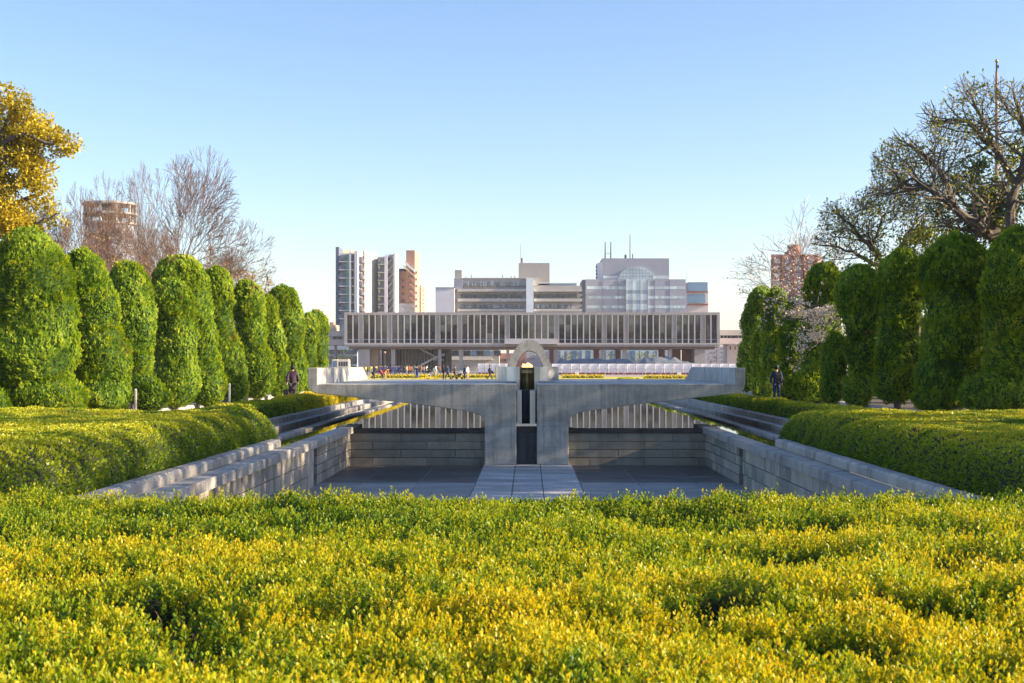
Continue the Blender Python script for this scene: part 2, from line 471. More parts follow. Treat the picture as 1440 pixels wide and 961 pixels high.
# ================================================================ flame monument
Y0, Y1 = 41.1, 54.4
def P2(px, py): return (wx(px, Y0), wz(py, Y0))
def half(s):
    # profile measured on the left half, mirrored for the right one
    L = [(726,541),(726,656.2),(681.5,656.2),(681.5,594)]
    cx_ = [(679.5,588),(674,583.5),(664.6,580.3),(650,577.6),(631,575.0),(604,571.0),(576,567.8)]
    arm = [(444,553.2),(439.5,551.5),(436,548.5),(434,544),(433,539)]
    top = [(433,517.4),(446.3,517.4),(446.3,541)]
    pts = L + cx_ + arm + top
    if s > 0: pts = [(1481.0-x, y) for x, y in pts]
    pl = [P2(x, y) for x, y in pts]
    pl = [(x, max(z, FZ+.03)) for x, z in pl]
    # simple concave polygon: triangulate through bmesh fill
    bm = bmesh.new(); n = len(pl)
    f0 = [bm.verts.new((x, Y0, z)) for x, z in pl]
    fa = bm.faces.new(f0)
    # rear parapet shorter: extrude
    r = bmesh.ops.extrude_face_region(bm, geom=[fa])
    for v in [e for e in r['geom'] if isinstance(e, bmesh.types.BMVert)]:
        v.co.y = Y1
        if v.co.z > 1.3: v.co.y = 52.4
    bmesh.ops.recalc_face_normals(bm, faces=bm.faces)
    bmesh.ops.triangulate(bm, faces=[f for f in bm.faces if len(f.verts) > 4])
    me = bpy.data.meshes.new('arm'); bm.to_mesh(me); bm.free()
    return me
t = empty('flame_monument', (-.03, Y0, FZ), 'wide grey concrete monument like two opened wrists, with long cantilevered arms over the sunken court', 'monument')
for s, nm in ((-1, 'left'), (1, 'right')):
    me = half(s)
    for v in me.vertices: v.co -= t.location
    o = link('concrete_arm', me, M['concrete'], t)
    bv = o.modifiers.new('bevel', 'BEVEL'); bv.width = .02; bv.segments = 2; bv.limit_method = 'ANGLE'; bv.angle_limit = R(40)
    # pale lining on the inside of the parapet and top skin
    w = MB(); xi = wx(446.3 if s < 0 else 1481-446.3, Y0)
    xa, xb = sorted((xi, xi - s*.012)); 
    zt = wz(518.8, Y0); zb = wz(540.2, Y0)
    y = Y0+.02
    while y < 52.2:
        w.box(xa, xb, y+.006, min(y+.9, 52.2)-.006, zb, zt, .45+.2*rr.random()); y += .9
    w.build('parapet_panel', M['concrete_pale'] if s < 0 else M['concrete_pale'], t)
    w = MB(); xe = wx(726 if s < 0 else 755, Y0); xa, xb = sorted((xi - s*.02, xe))
    nx = 6
    for i in range(nx):
        for j in range(9):
            u0, u1 = xa+(xb-xa)*i/nx, xa+(xb-xa)*(i+1)/nx; v0, v1 = Y0+.03+(Y1-Y0-.05)*j/9, Y0+.03+(Y1-Y0-.05)*(j+1)/9
            w.box(u0+.006, u1-.006, v0+.006, v1-.006, wz(541, Y0)-.01, wz(541, Y0)+.018, .4+.25*rr.random())
    w.build('deck_slabs', M['concrete_pale'], t)
# dark base block between the piers
b = MB(); b.box(-.34, .24, Y0+.25, Y1-1, FZ+.02, wz(599, Y0)); b.build('base_block', M['concrete_dark'], t)
b = MB(); b.box(-.36, .26, Y0+.17, Y0+.32, wz(600, Y0), wz(596.5, Y0)); b.build('sill_plate', M['steel_bright'], t)

# burner bowl and column in steel
bz1, bz0 = wz(516.2, 43.6), wz(536, 43.6)
t = empty('flame_burner', (-.03, 44.6, bz0), 'brushed steel burner drum with a split front, standing in the gap of the concrete monument', 'burner')
def drum(x0, x1, y_c, rad, z0, z1, name, mat):
    bm_ = MB(); n = 26; poly = []
    # part of a round drum between x0 and x1
    for i in range(n+1):
        x = x0 + (x1-x0)*i/n; poly.append((x, y_c - math.sqrt(max(rad*rad - x*x, 0))))
    for i in range(n+1):
        x = x1 + (x0-x1)*i/n; poly.append((x, y_c + math.sqrt(max(rad*rad - x*x, 0))))
    bm_.prism_z(poly, z0, z1); o = bm_.build(name, M[mat], t); return o
yc = 44.7
drum(-1.06, -.25, yc, 1.07, bz0, bz1, 'drum_side', 'steel')
drum(.19, .98, yc, 1.07, bz0, bz1, 'drum_side', 'steel')
b = MB(); b.cyl((-.03, yc), .92, bz1-.2, bz1-.1, 32); b.build('burner_plate', M['steel_olive'], t)
# curved olive throat hanging down in the slot
b = MB(); n = 16; poly = [(-.25+.44*i/n, 43.72 + .30*math.sin(math.pi*i/n)) for i in range(n+1)] + [(.19-.44*i/n, 43.86 + .30*math.sin(math.pi*i/n)+.02) for i in range(n+1)]
b.prism_z(poly, wz(549, 43.6), bz1-.01); b.build('throat', M['steel_olive'], t)
for x in (-.255, .185):
    b = MB(); b.box(x, x+.012, 43.55, 43.95, wz(549, 43.6), bz1-.01); b.build('slot_edge', M['concrete_dark'], t)
for (a, b2) in ((727.2, 733.6), (745.2, 752.6)):
    b = MB(); b.box(wx(a, 41.5), wx(b2, 41.5), 41.45, 43.5, wz(597, 41.5), wz(549.5, 41.5)); b.build('side_plate', M['steel'], t)
b = MB(); b.cyl((wx(739.5, 42), 42.3), .125, wz(598, 42), wz(549, 42), 20); b.build('gas_column', M['concrete_dark'], t)
# wrap the drum sides down to the slot
for (a, b2) in ((-.36, -.255), (.195, .30)):
    b = MB(); b.box(a, b2, 43.62, 43.72, wz(548.5, 43.6), bz0+.01); b.build('slot_cheek', M['steel'], t)

# the fire itself
m, nt, nd, lk = newmat('fire')
e = nt.nodes.new('ShaderNodeEmission'); e.inputs[0].default_value = (1, .45, .12, 1); e.inputs[1].default_value = 2.4
tp = nt.nodes.new('ShaderNodeBsdfTransparent'); mx = nt.nodes.new('ShaderNodeMixShader'); mx.inputs[0].default_value = .45
lk.new(tp.outputs[0], mx.inputs[1]); lk.new(e.outputs[0], mx.inputs[2]); o = nt.nodes.new('ShaderNodeOutputMaterial'); lk.new(mx.outputs[0], o.inputs[0])
f = MB()
for i in range(9):
    x = -.16+.035*i+random.uniform(-.01,.01); h = .10+.09*random.random(); y = yc+random.uniform(-.15,.15)
    f.lathe((x-.0, y, bz1-.1), [(.02,0),(.05,.05),(.035,.05+h*.5),(.012,.05+h)], 8)
tag(f.build('flame', M.setdefault('fire', m), smooth=True), 'small orange gas fire flickering on top of the steel burner drum', 'fire')

# ================================================================ memorial arch (saddle shaped cenotaph)
YA = 140.0
def arch_curve(px_half, py_top, n=28, zfloor=0.0):
    # parabola-like outline through (744.5 +- px_half at py 516) down to the ground
    k = (516-py_top) / px_half**2.35
    pts = []
    for i in range(n+1):
        u = -1 + 2*i/n
        zt = wz(py_top, YA); 
        umax = ((wz(py_top, YA)*F/YA)/k) ** (1/2.35)
        x = u*umax; pts.append((wx(744.5, YA) + x*YA/F, max(0, zt - k*abs(x)**2.35*YA/F)))
    return pts
out = arch_curve(31.5, 478.2); inn = arch_curve(20, 493.2)
bm = bmesh.new(); rings = []
ny = 8
for j in range(ny+1):
    v = -1+2*j/ny; lift = -(1-v*v)*.12; sx = 1 - .02*(1-v*v)
    cx_ = wx(744.5, YA); ro = []; ri = []
    for (x, z) in out: ro.append(bm.verts.new((cx_+(x-cx_)*sx, YA+1.9+v*1.9*(1-.12*(1-z/4.3)), max(0, z + lift*z/4.3))))
    for (x, z) in inn: ri.append(bm.verts.new((cx_+(x-cx_)*sx, YA+1.9+v*1.9*(1-.12*(1-z/4.3)), max(0, z + lift*z/4.3))))
    rings.append((ro, ri))
n = len(out)
for j in range(ny):
    for i in range(n-1):
        for q in (0, 1):
            a, b = rings[j][q], rings[j+1][q]
            vs = [a[i], a[i+1], b[i+1], b[i]]
            bm.faces.new(vs if q == 0 else vs[::-1])
for j in (0, ny):
    a, b = rings[j]
    for i in range(n-1):
        vs = [a[i], b[i], b[i+1], a[i+1]]; bm.faces.new(vs if j else vs[::-1])
bmesh.ops.recalc_face_normals(bm, faces=bm.faces)
me = bpy.data.meshes.new('memorial_arch'); bm.to_mesh(me); bm.free()
me.polygons.foreach_set("use_smooth", [True]*len(me.polygons))
o = link('memorial_arch', me, M['concrete']); es = o.modifiers.new('es', 'EDGE_SPLIT'); es.split_angle = R(35)
tag(o, 'grey saddle shaped memorial arch rising behind the burner drum in front of the long building', 'memorial arch')
# ================================================================ clipped trees
def topiary(lobes, Y, dens=260, seed=0, label='', depthk=1.0, name='clipped_tree', group='clipped trees beside the path'):
    r = np.random.default_rng(seed+100); k = Y/F
    E_ = []
    a0, b0, c0, d0 = lobes[0]
    for (cx, cy, rx, ry) in [(a0, b0-d0*.08, c0*.76, d0*.92), (a0, b0+d0*.16, c0, d0*.84)] + list(lobes[1:]):
        rx = rx*.985; ry = ry*.985
        jy = r.uniform(-.2, .2)*rx*k
        E_.append((np.array([wx(cx, Y), Y+jy, wz(cy, Y)]), np.array([rx*k, rx*k*depthk*r.uniform(.92,1.1), ry*k])))
    def field(P):
        ds = []; gs = []
        for c, rad in E_:
            q_ = (P-c)/rad; l = np.maximum(np.linalg.norm(q_, axis=1), 1e-6); g_ = q_/rad/l[:, None]; gl = np.maximum(np.linalg.norm(g_, axis=1), 1e-6)
            ds.append((l-1)/gl); gs.append(g_/gl[:, None])
        ds = np.array(ds); gs = np.array(gs); kk = 5.5
        m0 = ds.min(0); w_ = np.exp(-kk*(ds-m0)); sw_ = w_.sum(0)
        return m0 - np.log(sw_)/kk, unit((gs*w_[:, :, None]).sum(0)/sw_[:, None])
    def disp(P):
        a = vnoise(P, 1.3, seed)-.5; b = vnoise(P*np.array([1,1,.8]), 3.4, seed+1)-.5; c = vnoise(P*np.array([1,1,.6]), 8.0, seed+2)-.5
        return .10*a + .17*b + .14*(np.abs(c)*2-.35)
    def surf(c, rad, U, it=4):
        P = c + rad*U
        inside = (np.array([(((P-c2)/r2)**2).sum(1) for c2, r2 in E_ if c2 is not c] or [np.full(len(P), 9.)]).min(0)) < .45
        for _ in range(it):
            Fv, G = field(P); P = P - G*np.clip(Fv, -.4, .4)[:, None]
        Fv, G = field(P)
        return P + G*disp(P)[:, None], G, inside
    bx = wx(lobes[-1][0], Y); t = empty(name, (bx, Y, 0), label, 'clipped tree', group)
    parts = []; cores = []
    leafL = 0.105 * max(.8, min(1.35, Y/52))
    for i, (c, rad) in enumerate(E_):
        area = 4*math.pi*((rad[0]*rad[1])**1.6/3 + 2*(rad[0]*rad[2])**1.6/3)**(1/1.6)
        n = int(area*dens*(52/Y)**1.2); U = unit(r.normal(size=(n, 3)))
        P, nr, ins = surf(c, rad, U)
        keep = (P[:, 2] > .1) & ~ins & (P[:, 1] < Y + 1.3*rad[1])
        P, nr = P[keep], nr[keep]; n = len(P)
        up = np.array([0, 0, 1.0]); jit = r.normal(size=(n, 3))
        # sprays sweep upward and sideways in combed bundles
        sw = np.stack([vnoise(P, 1.1, seed+9)-.5, vnoise(P, 1.1, seed+10)-.5, np.zeros(n)], 1)*2.2
        D = unit(nr*.50 + up*.85 + sw + jit*.28); S = unit(np.cross(D, nr + r.normal(size=(n, 3))*.35))
        cl = vnoise(P*np.array([1,1,.8]), 3.4, seed+1); fine = vnoise(P*np.array([1,1,.6]), 8.0, seed+2)
        fine = np.abs(fine-.5)*2
        T = np.clip(-.02 + .95*(.42*cl+.58*fine) + .22*r.random(n) + .14*vnoise(P, .7, seed+4), 0, .92)  # follows the bump noise: crevices tinted darker, standing in for shade
        dead = (vnoise(P, 1.3, seed+20) > .84) & (r.random(n) < .25); T[dead] = 1.0
        L = leafL*(.6+.9*r.random(n)); W = L*(.30+.22*r.random(n))
        parts.append(leaf_arrays(P - nr*.05, D, S, L, W, T))
        nu, nv = 26, 18
        th = np.linspace(0, 2*np.pi, nu, endpoint=False); ph = np.linspace(.02, np.pi-.02, nv)
        TH, PH = np.meshgrid(th, ph); UU = np.stack([np.cos(TH)*np.sin(PH), np.sin(TH)*np.sin(PH), np.cos(PH)], -1).reshape(-1, 3)
        PP, nn, ins = surf(c, rad, UU); PP = PP - nn*(.09+.01*i); PP[ins] = (c + rad*UU*.8)[ins]; PP[:, 2] = np.maximum(PP[:, 2], .05)
        q = []
        for a in range(nv-1):
            for b in range(nu):
                q.append((a*nu+b, (a+1)*nu+b, (a+1)*nu+(b+1) % nu, a*nu+(b+1) % nu))
        cores.append((PP, np.array(q), np.full(len(PP), .1)))
    V, Q, T = join_arrays(parts); o = np_mesh('crown', V, Q, T, M['leaf_topiary'], t)
    V2, Q2, T2 = join_arrays(cores)
    np_mesh('inner_growth', V2, Q2, T2, M['core_topiary'], t, smooth=True)
    b = MB(); b.tube([(bx, Y, -.02), (bx, Y, .5), (E_[0][0][0], Y, E_[0][0][2])], [.14, .12, .05], 7); b.build('trunk', M['bark'], t)
    return t

LT = [
 (41.5, [(38,385,60,64),(52,452,54,58),(35,500,72,50),(55,562,68,34),(-30,470,60,70)], 'large dark-based clipped conifer at the left edge, nearest of the left row'),
 (45, [(115,392,31,42),(132,442,37,46),(142,505,44,48),(140,555,44,34)], 'clipped conifer second from the left edge, leaning with shaded lower half'),
 (49, [(180,408,31,40),(184,462,37,46),(188,512,26,34)], 'clipped conifer third in the left row with a ragged brownish underside'),
 (53, [(240,425,29,32),(248,478,31,46),(246,535,35,40)], 'shorter bright green clipped conifer fourth in the left row'),
 (57, [(252,394,37,33),(272,432,25,50),(280,485,25,50),(292,540,26,36)], 'tall clipped conifer fifth in the left row, dome top behind a shorter one'),
 (62, [(304,408,22,32),(308,460,20,48),(318,512,24,40),(330,545,17,28)], 'slim clipped conifer sixth in the left row narrowing at mid height'),
 (67, [(348,424,23,29),(352,468,22,42),(360,525,29,38)], 'clipped conifer seventh in the left row with a rounded cap and broad foot'),
 (72, [(375,440,15,24),(383,488,19,36),(392,532,17,32)], 'narrow clipped conifer eighth in the left row'),
 (78, [(398,430,25,28),(407,470,21,40),(412,525,20,34)], 'dome topped clipped conifer ninth in the left row beside the man with the case'),
 (86, [(434,463,13,22),(430,500,15,30),(430,535,16,24)], 'small clipped conifer second from the far end of the left row'),
 (93, [(443,457,17,20),(448,488,14,30),(447,530,16,26)], 'golden edged clipped conifer at the far end of the left row beside the concrete arm'),
]
RT = [
 (41.5, [(1428,388,44,68),(1424,450,40,50),(1428,500,42,45),(1412,558,62,36),(1490,440,50,80)], 'tallest clipped conifer at the right edge, nearest of the right row'),
 (46, [(1344,375,49,48),(1340,430,42,50),(1343,482,46,45),(1333,530,46,38),(1318,562,36,20)], 'big round headed clipped conifer second from the right edge'),
 (51, [(1270,390,34,38),(1268,430,30,40),(1262,490,31,42),(1262,535,33,36)], 'clipped conifer third from the right edge with a flat stacked outline'),
 (56, [(1208,410,32,38),(1213,442,28,40),(1217,500,28,34),(1205,552,22,24)], 'clipped conifer fourth from the right edge beside the small one'),
 (57, [(1174,502,17,34),(1170,550,18,22)], 'small low clipped conifer standing under the blossom on the right'),
 (64, [(1160,400,28,30),(1158,432,25,40),(1152,485,30,46),(1140,545,26,28)], 'tall clipped conifer behind the blossom branches on the right'),
 (68, [(1117,470,19,50),(1114,520,19,40),(1112,550,16,24)], 'clipped conifer with pointed cone shape right of the man with the backpack'),
 (73, [(1092,450,21,44),(1090,500,18,40),(1085,545,17,24)], 'clipped conifer directly behind the man with the backpack'),
 (79, [(1073,490,13,44),(1068,545,12,20)], 'narrow clipped conifer second from the far end of the right row'),
 (86, [(1072,424,20,20),(1064,456,22,28),(1060,500,21,30),(1058,532,20,24)], 'clipped conifer with stacked lobes at the far end of the right row'),
]
for i, (Y, lo, lb) in enumerate(LT): topiary(lo, Y, 560, i*7, lb)
for i, (Y, lo, lb) in enumerate(RT): topiary(lo, Y, 560, 200+i*7, lb)
topiary([(210,560,26,19),(203,540,16,14)], 47.5, 380, 501, 'low clipped mound at the foot of the third conifer on the left', name='clipped_mound', group='low clipped shrubs')
topiary([(160,572,16,11)], 46.5, 380, 502, 'tiny clipped ball between the second and third conifers on the left', name='clipped_mound', group='low clipped shrubs')
topiary([(-8,575,20,32)], 38, 380, 503, 'clipped shrub just poking in at the lower left edge', name='clipped_mound', group='low clipped shrubs')

# ================================================================ hedges
def hedge(name, label, x0, x1, y0, y1, ztop, shoulder, dens, leafL, seed, mat='leaf_hedge', group=None, gap=.05, round_near=.3, vis=None, sun_tint=0, zbase=0.0):
    r = np.random.default_rng(seed); t = empty(name, ((x0+x1)/2, (y0+y1)/2, zbase), label, 'hedge', group)
    sh = shoulder
    def hgt(X, Y):
        P = np.stack([X, Y, np.zeros_like(X)], 1)
        base = ztop + .13*(vnoise(P, .35, seed)-.5) + .07*(vnoise(P, 1.1, seed+1)-.5) + .05*(vnoise(P, 3.0, seed+2)-.5)
        d = np.minimum.reduce([X-x0, x1-X, Y-y0, y1-Y]); u = np.clip(d/sh, 0, 1)
        return (base-zbase)*np.sqrt(np.clip(1-(1-u)**2.6, 0, 1))*.995 + zbase
    # top + rounded shoulders sampled as height field, then vertical skirt
    n = int((x1-x0)*(y1-y0)*dens); X = r.uniform(x0, x1, n); Yy = r.uniform(y0, y1, n)
    keep = (np.abs(X) < Yy*.42+5)   # what the place shows from near the photo's spot, with a margin
    X, Yy = X[keep], Yy[keep]; Z = hgt(X, Yy); e = .02
    nx = -(hgt(X+e, Yy)-hgt(X-e, Yy))/(2*e); ny = -(hgt(X, Yy+e)-hgt(X, Yy-e))/(2*e)
    nx = np.clip(nx, -6, 6); ny = np.clip(ny, -6, 6)
    Nn = unit(np.stack([nx, ny, np.ones_like(nx)], 1)); P = np.stack([X, Yy, Z], 1)
    # steep shoulders need more samples
    extra = []
    per = [('x', x0, -1), ('x', x1, 1), ('y', y0, -1), ('y', y1, 1)]
    for (ax, v, s) in per:
        ln = (y1-y0) if ax == 'x' else (x1-x0); m_ = int(ln*(ztop-zbase)*dens*1.15)
        a = r.uniform(y0 if ax == 'x' else x0, y1 if ax == 'x' else x1, m_)
        dd = sh*.5*r.random(m_)**2.0
        if ax == 'x': XX, YY = v - s*dd, a
        else: XX, YY = a, v - s*dd
        hz = hgt(XX, YY); zz = zbase + (hz-zbase)*np.where(r.random(m_) < .75, r.random(m_), 1)
        # push low samples out to the face
        q = np.stack([XX, YY, zz], 1); bulge = .10*(vnoise(q, 1.2, seed+5)-.5)+.06*(vnoise(q, 4., seed+6)-.5)
        uz = np.clip((zz-zbase)/np.maximum(ztop-zbase, .01), 0, 1); dface = sh*(1-(1-uz**2)**(1/2.6))
        if ax == 'x': XX = v - s*dface + s*bulge
        else: YY = v - s*dface + s*bulge
        nn = np.zeros((m_, 3)); nn[:, 0 if ax == 'x' else 1] = s; nn[:, 2] = uz*.8
        k = (np.abs(XX) < YY*.42+5)
        extra.append((np.stack([XX, YY, zz], 1)[k], unit(nn)[k]))
    P = np.concatenate([P]+[a for a, b in extra]); Nn = np.concatenate([Nn]+[b for a, b in extra]); n = len(P)
    P = P + Nn*(.05*(vnoise(P, 6., seed+7)-.5)[:, None])
    D = unit(Nn*.9 + np.array([0,0,.5]) + r.normal(size=(n, 3))*.55); S = unit(np.cross(D, r.normal(size=(n, 3))))
    big = vnoise(P, .45, seed+11); mid = vnoise(P, 2.2, seed+12)
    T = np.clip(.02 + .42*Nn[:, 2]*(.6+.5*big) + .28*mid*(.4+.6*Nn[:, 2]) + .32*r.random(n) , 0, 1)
    T = np.clip(T + sun_tint*np.clip((P[:,1]-44)/14, 0, 1), 0, 1); vine = vnoise(P, 1.1, seed+31) > .78; T[vine] *= .45  # yellow grows with distance, sunlight painted into the far leaves
    L = leafL*(.6+.8*r.random(n)); W = L*(.5+.3*r.random(n))
    np_mesh('foliage', *leaf_arrays(P - Nn*.02, D, S, L, W, T), M[mat], t)
    # woody core, darkened so gaps between leaves read as shade
    gx = np.linspace(x0+.04, x1-.04, max(8, int((x1-x0)/.12))); gy = np.linspace(y0+.04, y1-.04, max(8, int((y1-y0)/.2)))
    GX, GY = np.meshgrid(gx, gy); X, Yy = GX.ravel(), GY.ravel(); Z = hgt(X, Yy) - gap
    edge = (X <= gx[0]+1e-6) | (X >= gx[-1]-1e-6) | (Yy <= gy[0]+1e-6) | (Yy >= gy[-1]-1e-6); Z[edge] = zbase
    nxx = len(gx); a, b = np.meshgrid(np.arange(len(gy)-1), np.arange(nxx-1), indexing='ij'); i0 = (a*nxx+b).ravel()
    Q = np.stack([i0, i0+1, i0+nxx+1, i0+nxx], 1)
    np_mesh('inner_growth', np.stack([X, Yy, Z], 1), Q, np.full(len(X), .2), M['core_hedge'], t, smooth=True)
    return t
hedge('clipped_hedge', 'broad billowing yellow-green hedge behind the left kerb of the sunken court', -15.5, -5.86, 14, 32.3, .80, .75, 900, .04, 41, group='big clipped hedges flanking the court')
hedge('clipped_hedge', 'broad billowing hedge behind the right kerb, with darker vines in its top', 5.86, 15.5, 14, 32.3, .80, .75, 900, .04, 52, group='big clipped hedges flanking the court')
hedge('low_hedge', 'long low hedge beside the left pool kerb, its far end coloured golden as if sunlit', -9.25, -8.0, 33.0, 126, .64, .22, 420, .065, 61, sun_tint=.9, group='long low hedges along the pool')
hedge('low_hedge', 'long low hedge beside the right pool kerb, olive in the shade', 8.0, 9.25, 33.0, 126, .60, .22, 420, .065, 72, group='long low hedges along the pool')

# ---------------------------------------------------------------- foreground hedge, leaf by leaf
def front_hedge():
    seed = 77; r = np.random.default_rng(seed)
    x0, x1, y0, y1, zt = -5.4, 5.4, 2.4, 9.95, .886
    t = empty('clipped_hedge', (0, 6, 0), 'wide yellow-tipped clipped hedge with dark hollows filling the foreground', 'hedge')
    holes = [(-1.62,5.75,.34,.22),(-1.3,5.35,.20,.16),(-1.13,4.95,.26,.24),(-1.0,4.6,.16,.18),(-.71,5.3,.22,.20),(-.6,5.9,.25,.10),(-.12,5.6,.18,.16),(0.02,6.1,.16,.16),(.74,5.45,.2,.18),(1.05,4.7,.2,.2),(1.5,5.3,.2,.08),(-1.95,5.1,.25,.12),(.3,4.75,.14,.14),(-.45,4.55,.16,.12),(-1.57,9.0,.4,.10),(.42,8.4,.5,.12),
             (.15,5.9,.15,.08),(-1.0,8.2,.5,.12),(-1.9,7.6,.6,.10),(-2.6,7.2,.4,.1),(.9,8.8,.5,.10),(1.5,8.2,.6,.10),(-.4,7.9,.4,.08),(1.2,6.9,.5,.08),(-2.3,8.8,.7,.08),(.05,8.9,.15,.14),(2.6,7.6,.6,.08)]
    def hgt(X, Y, raw=False):
        P = np.stack([X, Y, np.zeros_like(X)], 1)
        h = zt + .09*(vnoise(P*np.array([.6,1.3,1]), 1.1, seed)-.5) + .07*(vnoise(P*np.array([.8,1.2,1]), 2.6, seed+1)-.5) + .09*(vnoise(P, 6.0, seed+2)-.5) + .06*(vnoise(P, 13, seed+3)-.5)
        hole = np.zeros_like(X)
        for (hx, hy, hr, hd) in holes:
            d = ((X-hx)/hr)**2 + ((Y-hy)/(hr*.62))**2; hole = np.maximum(hole, hd*2.0*np.exp(-d*1.3)*(.55+.9*vnoise(P, 5, seed+5)))
        d = np.minimum(np.minimum(X-x0, x1-X), y1-Y); u = np.clip(d/.35, 0, 1)
        return (h - hole)*np.sqrt(np.clip(1-(1-u)**2.4, .0, 1)), hole
    # shoots: density falls with distance
    def shoots(ya, yb, dens, K, six, scale):
        n = int((x1-x0)*(yb-ya)*dens); X = r.uniform(x0, x1, n); Y = r.uniform(ya, yb, n)
        k = np.abs(X) < Y*.40+2.4; X, Y = X[k], Y[k]; Z, hole = hgt(X, Y); n = len(X)
        P = np.stack([X, Y, Z], 1)
        dens_k = vnoise(P, 3.2, seed+8); k = (hole < .10) | (r.random(n) < .45); P = P[k]; hole = hole[k]; n = len(P)
        big = vnoise(P*np.array([.7,1,1]), .8, seed+11); md = vnoise(P, 3.0, seed+12)
        tall = (r.random(n) < np.where(P[:,1] > 7.5, .006, .03))
        L = scale*(.045+.035*r.random(n)+.03*md) * np.where(tall, 1.5, 1)
        A = unit(np.array([0,0,1.0]) + r.normal(size=(n,3))*.2*np.array([1,1,.3])); base = P - A*(L*.75)[:, None]
        base[:, 2] += (.022*r.normal(size=n))
        B1 = unit(np.cross(A, np.array([.3,1,.1]))); B2 = np.cross(A, B1)
        cl7 = vnoise(P, 7.5, seed+14)
        leaf_tone = np.clip(.06 + .42*big + .34*md + .50*cl7 + .12*r.normal(size=n) - hole*2.2 + .22*tall - .24*(np.clip((P[:,1]-6.0)/3.5, 0, 1)) , 0, 1.1)  # hollows tinted darker as painted shade; far rows also greener
        parts = []
        ph0 = r.random(n)*6.28
        for j in range(K):
            f = (j+.5)/K; an = ph0 + j*2.4 + r.normal(size=n)*.25
            rad = B1*np.cos(an)[:, None] + B2*np.sin(an)[:, None]
            tilt = np.radians(78 - 58*f + r.normal(size=n)*10)
            D = unit(A*np.cos(tilt)[:, None] + rad*np.sin(tilt)[:, None]); S = unit(np.cross(A, rad) + r.normal(size=(n,3))*.15)
            p = base + A*(L*f)[:, None] + rad*.002
            ll = scale*(.0225 - .006*f)*(.75+.5*r.random(n)); T = np.clip(.10 + .75*f*leaf_tone + .22*leaf_tone + .10*(r.random(n)-.5), 0, 1)
            T = np.minimum(T, .93); T = np.where(r.random(n) < .012, 1.0, T)
            parts.append(leaf_arrays(p, D, S, ll, ll*.56, T, six=six, fold=.16))
        # vertical tip leaf pair
        for sgn in (0, 1):
            D = unit(A + r.normal(size=(n,3))*.16); S = unit(np.cross(D, r.normal(size=(n,3))))
            ll = scale*(.015+.008*r.random(n)); parts.append(leaf_arrays(base + A*L[:, None], D, S, ll, ll*.45, np.clip(.3+.75*leaf_tone, 0, .93), six=six, fold=.2))
        return parts
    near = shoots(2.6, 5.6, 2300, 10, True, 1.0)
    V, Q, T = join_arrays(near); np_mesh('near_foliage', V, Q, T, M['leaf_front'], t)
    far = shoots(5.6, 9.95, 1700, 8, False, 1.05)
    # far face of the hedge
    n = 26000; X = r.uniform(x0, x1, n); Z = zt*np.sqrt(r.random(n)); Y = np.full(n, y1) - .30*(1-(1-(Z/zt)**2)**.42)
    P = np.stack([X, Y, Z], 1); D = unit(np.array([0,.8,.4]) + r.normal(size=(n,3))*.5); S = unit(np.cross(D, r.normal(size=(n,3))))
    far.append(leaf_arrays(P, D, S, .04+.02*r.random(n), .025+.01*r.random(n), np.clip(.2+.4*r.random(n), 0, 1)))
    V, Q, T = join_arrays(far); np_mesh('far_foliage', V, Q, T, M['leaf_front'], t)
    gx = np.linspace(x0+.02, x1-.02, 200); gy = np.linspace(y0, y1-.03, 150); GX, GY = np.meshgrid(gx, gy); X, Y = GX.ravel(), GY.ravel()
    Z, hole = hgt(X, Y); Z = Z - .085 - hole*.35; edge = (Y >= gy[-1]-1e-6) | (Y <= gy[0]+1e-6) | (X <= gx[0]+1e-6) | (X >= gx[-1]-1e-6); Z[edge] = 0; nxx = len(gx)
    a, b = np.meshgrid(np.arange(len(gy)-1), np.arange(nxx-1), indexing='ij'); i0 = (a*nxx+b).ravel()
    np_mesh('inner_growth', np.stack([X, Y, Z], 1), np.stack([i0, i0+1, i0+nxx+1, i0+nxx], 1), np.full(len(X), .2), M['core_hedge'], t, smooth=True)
    # bare twigs showing in the hollows
    tw = MB(); q = random.Random(9)
    for (hx, hy, hr, hd) in holes[:12]:
        for _ in range(22):
            a = q.uniform(0, 6.28); x, y = hx+q.uniform(-hr, hr), hy+q.uniform(-hr, hr)*.6
            z = zt-.22; p = [(x, y, z)]; dx, dy, dz = math.cos(a)*.5, math.sin(a)*.5, 1
            for s_ in range(3):
                dx += q.uniform(-.35,.35); dy += q.uniform(-.35,.35); x += dx*.045; y += dy*.045; z += dz*.045; p.append((x, y, z))
            tw.tube(p, [.0035,.003,.0022,.0012], 4)
    for k_ in range(3):   # pruned thick stem near the bottom of the picture
        tw.tube([(-.96+.03*k_, 4.02, .74),(-.99+.035*k_, 4.04, .80),(-1.03+.07*k_, 4.05, .86)], [.009,.007,.004], 5)
    tw.build('twigs', M['bark_warm'], t)['kind'] = 'stuff'
front_hedge()

